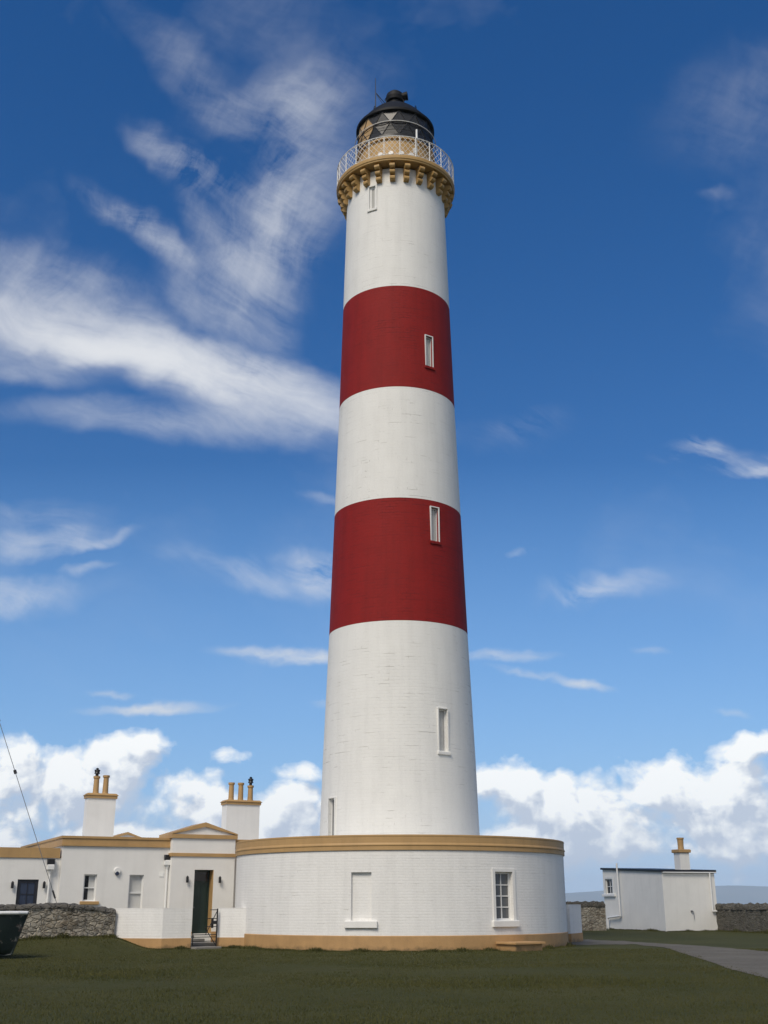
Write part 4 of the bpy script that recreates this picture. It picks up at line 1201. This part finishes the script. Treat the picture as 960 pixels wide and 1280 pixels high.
# gutter on the right wall and pipes
mb = MB(); mb.tube(up(off(E1, 0, .14), zc_-.03), up(off(E2, -.05, .14), zr_-.03), .035, 8); gt = mb.build('gutter', M['white_metal'], SH)
u_d, z_d = FS2.hit(885.5, 1095); u_e, z_e = FS2.hit(890.2, 1139)
ud = (u_d+u_e)/2
mb = MB(); mb.tube(FS2.p(ud, .12, z_e), FS2.p(ud, .12, zr_-.06), .05, 8); mb.tube(FS2.p(ud, .12, z_e), FS2.p(ud+.55, .12, z_e-.02), .06, 8); mb.build('downpipe', M['white_metal'], SH)
u_p, z_p0 = FS.hit(778.0, 1145); _, z_p1 = FS.hit(773.5, 1079)
mb = MB(); mb.tube(FS.p(u_p, .16, z_p0), FS.p(u_p, .16, z_p1), .06, 8)
u_q = FS.hit(762.5, 1147)[0]
mb.tube(FS.p(u_p, .16, z_p0), FS.p(u_q, .16, z_p0-.12), .06, 8); mb.tube(FS.p(u_q, .16, z_p0-.12), FS.p(u_q, .16, 0), .06, 8); mb.build('soil_pipe', M['white_metal'], SH)
u_t, z_t = FS2.hit(864.0, 1139)
mb = MB(); mb.tube(FS2.p(u_t, 0, z_t), FS2.p(u_t, .12, z_t), .05, 8); mb.tube(FS2.p(u_t+.12, .08, z_t-.02), FS2.p(u_t+.12, .08, z_t-.45), .015, 6); mb.tube(FS2.p(u_t, .08, z_t), FS2.p(u_t+.12, .08, z_t-.02), .015, 6); mb.build('wall_tap', M['steel'], SH)
# chimney
FC = Fr((sc.x+t2.x*uR*.62-n2.x*.6, sc.y+t2.y*uR*.62-n2.y*.6, 0), (1, 0, 0))
cb = rect(FC, 843.8, 861.6, 1066, 1092)
FQ = Fr(FC.o, t2, n2)
cc_ = FC.p((cb[0]+cb[1])/2, 0, 0); wd_ = (cb[1]-cb[0])
FQ = Fr(cc_, t2, n2)
zc0 = FC.hit(852, 1066)[1]; zc1 = FC.hit(852, 1061.9)[1]; zpt_ = FC.hit(850, 1047.2)[1]
hw_ = wd_*.38
mb = MB(); mb.box(FQ, -hw_, hw_, -hw_, hw_, zc_-.3, zc0); ch = mb.build('chimney', M['render_shed'], SH)
mb = MB(); mb.bevbox(FQ, -hw_-.09, hw_+.09, -hw_-.09, hw_+.09, zc0, zc1, .03); mb.build('chimney_cap', M['ochre'], ch)
mb = MB(); mb.lathe((cc_.x, cc_.y), [(.19, zc1-.01), (.175, zc1+.2), (.19, zpt_-.1), (.22, zpt_-.08), (.22, zpt_), (.15, zpt_), (.15, zpt_-.3)], 16); mb.build('chimney_pot', M['ochre'], ch)
# boundary walls right and behind the tower base
q1 = ground_at(896, 1167.2); 
z1_ = at(896, 1129.6, q1.y).z
q2 = at(985, 1150, q1.y-1.5); q3 = at(1250, 1150, q1.y-4)
q1b = FS2.p(uR, -.3, 0)
rubble_wall([(q1b.x-.1, q1b.y), (q2.x, q2.y), (q3.x, q3.y)], [-.05, -.05, -.05], [at(897, 1130.2, q1b.y).z, at(985, 1130.0, q2.y).z, at(1250, 1130, q3.y).z], .5, 'stone_wall', 'long dark rubble boundary wall with rough coping running right from the outbuilding', 'rubble_dark', 0, 9.7, .13, .11, 'rubble_dark', .3)
r1 = at(690, 1150, 72); r2 = at(757.5, 1150, 73)
rubble_wall([(r1.x, r1.y), (r2.x, r2.y)], [-.05, -.05], [at(690, 1127.5, 72).z, at(757, 1126.8, 73).z], .6, 'stone_wall', 'short rubble wall end with rounded coping between the tower base and the outbuilding', 'rubble', 0, 5.2, .13, .09, 'rubble_dark', .28)

# ------------------------------------------------------------------ old boat hull at the left edge
bx = at(25.5, 1168, 36.6)
BT = thing('old_boat', (bx.x-2.2, bx.y+.2, 0), 'weathered dark green boat hull with chipped paint and white gunwale, at the left edge', 'boat')
Lh = 4.6; hull = []; ns = 22; nr_ = 12
H = 1.36
for i in range(ns+1):
    s = i/ns                      # 0 stern(left) .. 1 bow(right)
    w = .95*(1-s**3.2)**.8*(.75+.25*min(1, s*3))+.03
    x = -Lh/2+Lh*s
    keel = .02+.10*s**4
    row = []
    for j in range(nr_+1):
        t = j/nr_                 # 0 port gunwale .. .5 keel .. 1 starboard
        q = (t-.5)*2
        aq = abs(q)
        yy = -math.copysign(w*(1-(1-aq)**2.0)**.75 if aq < 1 else w, q) if aq > 0 else 0
        zz2 = keel+(H-keel)*(aq**1.7)
        # stem raked: bottom of the bow is further back
        xx = x-(1-zz2/H)*.42*smooth((s-.5)/.5)
        row.append(Vector((bx.x-Lh/2+xx, bx.y+.5+yy, zz2)))
    hull.append(row)
mb = MB(); mb.grid(hull, True); mb.add(list(reversed(hull[0])))
# inner skin gives it thickness
inn = [[v+Vector((0, -.04*(1 if v.y > bx.y+.5 else -1) if abs(v.y-bx.y-.5) > .05 else 0, .04)) for v in reversed(r)] for r in hull]
mb.grid(inn, True); mb.build('hull', M['hull'], BT)
mb = MB()
for side in (0, nr_):
    ps = [r[side] for r in hull]
    for p0, p1 in zip(ps, ps[1:]): mb.tube(p0+Vector((0, 0, -.02)), p1+Vector((0, 0, -.02)), .055, 8)
mb.build('gunwale', M['white_metal'], BT)
mb = MB(); 
for i in (5, 11, 16):
    a_, b_ = hull[i][0], hull[i][nr_]
    mb.box(Fr((a_.x, 0, 0), (1, 0, 0), (0, 1, 0)), -.14, .14, min(a_.y, b_.y)+.05, max(a_.y, b_.y)-.05, H-.22, H-.18)
mb.build('thwarts', M['grey_board'], BT)
mb = MB(); ps = [r[nr_//2] for r in hull]
for p0, p1 in zip(ps, ps[1:]): mb.tube(p0+Vector((0, 0, .0)), p1, .045, 6)
ps = hull[-1][:nr_//2+1]
for p0, p1 in zip(ps, ps[1:]): mb.tube(p0, p1, .045, 6)
mb.build('keel', M['hull'], BT)

# ------------------------------------------------------------------ stay wire and its mast
Yw = 46.0
we = at(71.5, 1131, Yw); wtp = at(-150, 430, Yw+.5)
we2 = we+(we-wtp).normalized()*1.35
WR = thing('stay_wire', (we2.x, we2.y, we2.z), 'thin slanting stay wire with black insulators crossing in front of the cottage', 'stay wire')
mb = MB(); mb.tube(we2, wtp, .014, 6); mb.build('wire', M['steel'], WR)
dW = (wtp-we).normalized()
def onwire(px, py):
    best = min((i/2000 for i in range(2001)), key=lambda t: abs((wloc_px(we.lerp(wtp, t))[1])-py)); return we.lerp(wtp, best)
MI = MR.transposed()
def wloc_px(w):
    q = MI @ (w-CAM); return (480+F*q.x/-q.z, 640-F*q.y/-q.z)
for py, l, r in ((965, .075, .06), (1118, .16, .035), (899, .10, .05)):
    c_ = onwire(0, py); mb = MB(); mb.tube(c_-dW*l, c_+dW*l, r, 10); mb.build('insulator', M['black'], WR)
mt = wtp+Vector((-.05, 0, 0))
MA = thing('mast', (mt.x, mt.y, .3), 'slender grey steel mast holding up the stay wire', 'mast')
mb = MB(); mb.tube((mt.x, mt.y, .1), (mt.x, mt.y, mt.z+.8), .09, 12, .05); mb.build('pole', M['steel'], MA)
mb = MB(); mb.tube((mt.x, mt.y, .1), (mt.x, mt.y, .55), .22, 12, .2); mb.build('footing', M['flag'], MA)

# ------------------------------------------------------------------ grass blades
rng = np.random.default_rng(3)
def inpath(x, y):
    return False
def blades(n, xs, ys, hs, name_vals, w=.006):
    pass
nb = 260000
Y = 13+ (rng.random(nb)**1.15)*31
X = (rng.random(nb)*2-1)*(Y*.36+.8+5*rng.random(nb)**2)
hgt = .018+.022*rng.random(nb)**2
# clumps
cl = np.sin(X*3.1+np.sin(Y*2.3)*2)*np.sin(Y*2.7+np.sin(X*1.9)*2)
hgt *= 1+.45*np.clip(cl, 0, 1)
# fringe along plinths and walls
def fringe(pts, n, spread, h0, h1):
    px_, py_ = [], []
    P_ = [Vector((a, b2, 0)) for a, b2 in pts]
    seg = [(P_[i+1]-P_[i]).length for i in range(len(P_)-1)]; tot = sum(seg)
    for _ in range(n):
        r = rng.random()*tot; i = 0
        while r > seg[i] and i < len(seg)-1: r -= seg[i]; i += 1
        d = (P_[i+1]-P_[i]).normalized(); q = P_[i]+d*r; nn = Vector((d.y, -d.x, 0))
        q += nn*(.02+abs(rng.normal())*spread); px_.append(q.x); py_.append(q.y)
    px_, py_ = np.array(px_), np.array(py_)
    k = .5+.5*np.sin(px_*2.3+np.sin(py_*1.7)*3); k2 = np.clip(np.sin(px_*5.1+py_*3.3), 0, 1)
    return px_, py_, (h0+(h1-h0)*rng.random(n))*(.35+.65*k*k2+.2*k)
arc = [(LC[0]+(RD+.03)*math.sin(rad(a)), LC[1]-(RD+.03)*math.cos(rad(a))) for a in range(-68, 80, 3)]
frs = [fringe(arc, 9000, .10, .04, .16), fringe([(gwl.x, gwl.y-.03), (gwc.x, gwc.y-.03), (gwr.x, gwr.y-.03)], 2600, .07, .04, .15),
       fringe([(grr.x, grr.y-.03), (gre.x, gre.y-.03)], 1200, .07, .04, .15), fringe([(pD.x, pD.y), (pC.x, pC.y), (pB.x, pB.y), (pA.x, pA.y)], 6000, .12, .06, .2),
       fringe([(E1.x, E1.y), (E2.x, E2.y)], 1500, .12, .05, .16), fringe([(E0.x, E0.y), (E1.x, E1.y)], 2500, .12, .05, .16), fringe([(q1b.x, q1b.y-.05), (q2.x, q2.y-.05)], 2500, .15, .06, .22)]
X = np.concatenate([X]+[f_[0] for f_ in frs]); Y = np.concatenate([Y]+[f_[1] for f_ in frs]); hgt = np.concatenate([hgt]+[f_[2] for f_ in frs])
# drop the ones on the gravel or inside the base, the platform and the steps
keep = (np.hypot(X-LC[0], Y-LC[1]) > RD+.03) & ((Y > 17) | (rng.random(len(X)) < np.clip((Y-13)/4, 0, 1)))
def gpx(X, Y):
    # pixel column/row of ground points, to test them against the path's outline
    q = np.stack([X, Y, np.full_like(X, -1.6)], 1) @ np.array([[*r] for r in MI]).T
    return 480+F*q[:, 0]/-q[:, 2], 640-F*q[:, 1]/-q[:, 2]
gx_, gy_ = gpx(X, Y)
tt_ = np.interp(gx_, [p[0] for p in top], [p[1] for p in top]); bb_ = np.interp(gx_, [p[0] for p in bot], [p[1] for p in bot])
edge = 1.3*np.sin(gx_*.35)+rng.normal(size=len(X))*1.9
keep &= ~((gx_ > 698) & (gy_ > tt_+.3) & (gy_ < bb_+edge-1.0))
keep &= ~((X > gwr.x+.0) & (X < grr.x-.0) & (Y > 44.3))
X, Y, hgt = X[keep], Y[keep], hgt[keep]
n = len(X)
Z = .43*np.clip((-8.5-X)/1.9, 0, 1)**2*(3-2*np.clip((-8.5-X)/1.9, 0, 1))*np.clip((Y-37.5)/6, 0, 1)**2*(3-2*np.clip((Y-37.5)/6, 0, 1))
th = rng.random(n)*2*PI; ww = .006+.006*rng.random(n); ww *= np.clip(Y/22, 1, 2)
lx, ly = rng.normal(size=n)*.4*hgt, rng.normal(size=n)*.4*hgt
V = np.zeros((n, 3, 3))
V[:, 0] = np.stack([X-np.cos(th)*ww, Y-np.sin(th)*ww, Z-.02], 1); V[:, 1] = np.stack([X+np.cos(th)*ww, Y+np.sin(th)*ww, Z-.02], 1); V[:, 2] = np.stack([X+lx, Y+ly, Z+hgt], 1)
me = bpy.data.meshes.new('grass')
me.vertices.add(n*3); me.vertices.foreach_set('co', V.reshape(-1))
me.loops.add(n*3); me.loops.foreach_set('vertex_index', np.arange(n*3, dtype=np.int32))
me.polygons.add(n); me.polygons.foreach_set('loop_start', np.arange(0, n*3, 3, dtype=np.int32)); me.polygons.foreach_set('loop_total', np.full(n, 3, dtype=np.int32))
me.update(); me.validate(); me.materials.append(M['blade'])
go = bpy.data.objects.new('grass', me); C.objects.link(go); go['kind'] = 'stuff'
prop(go, 'short dark green mown grass covering the foreground lawn', 'grass')

# ------------------------------------------------------------------ view
sc_ = bpy.context.scene
sc_.view_settings.view_transform = 'Standard'; sc_.view_settings.look = 'None'
sc_.view_settings.exposure = 0.0; sc_.view_settings.gamma = 1.0
sc_.view_settings.use_curve_mapping = False
sc_.cycles.max_bounces = 6; sc_.cycles.volume_bounces = 2; sc_.cycles.transparent_max_bounces = 16
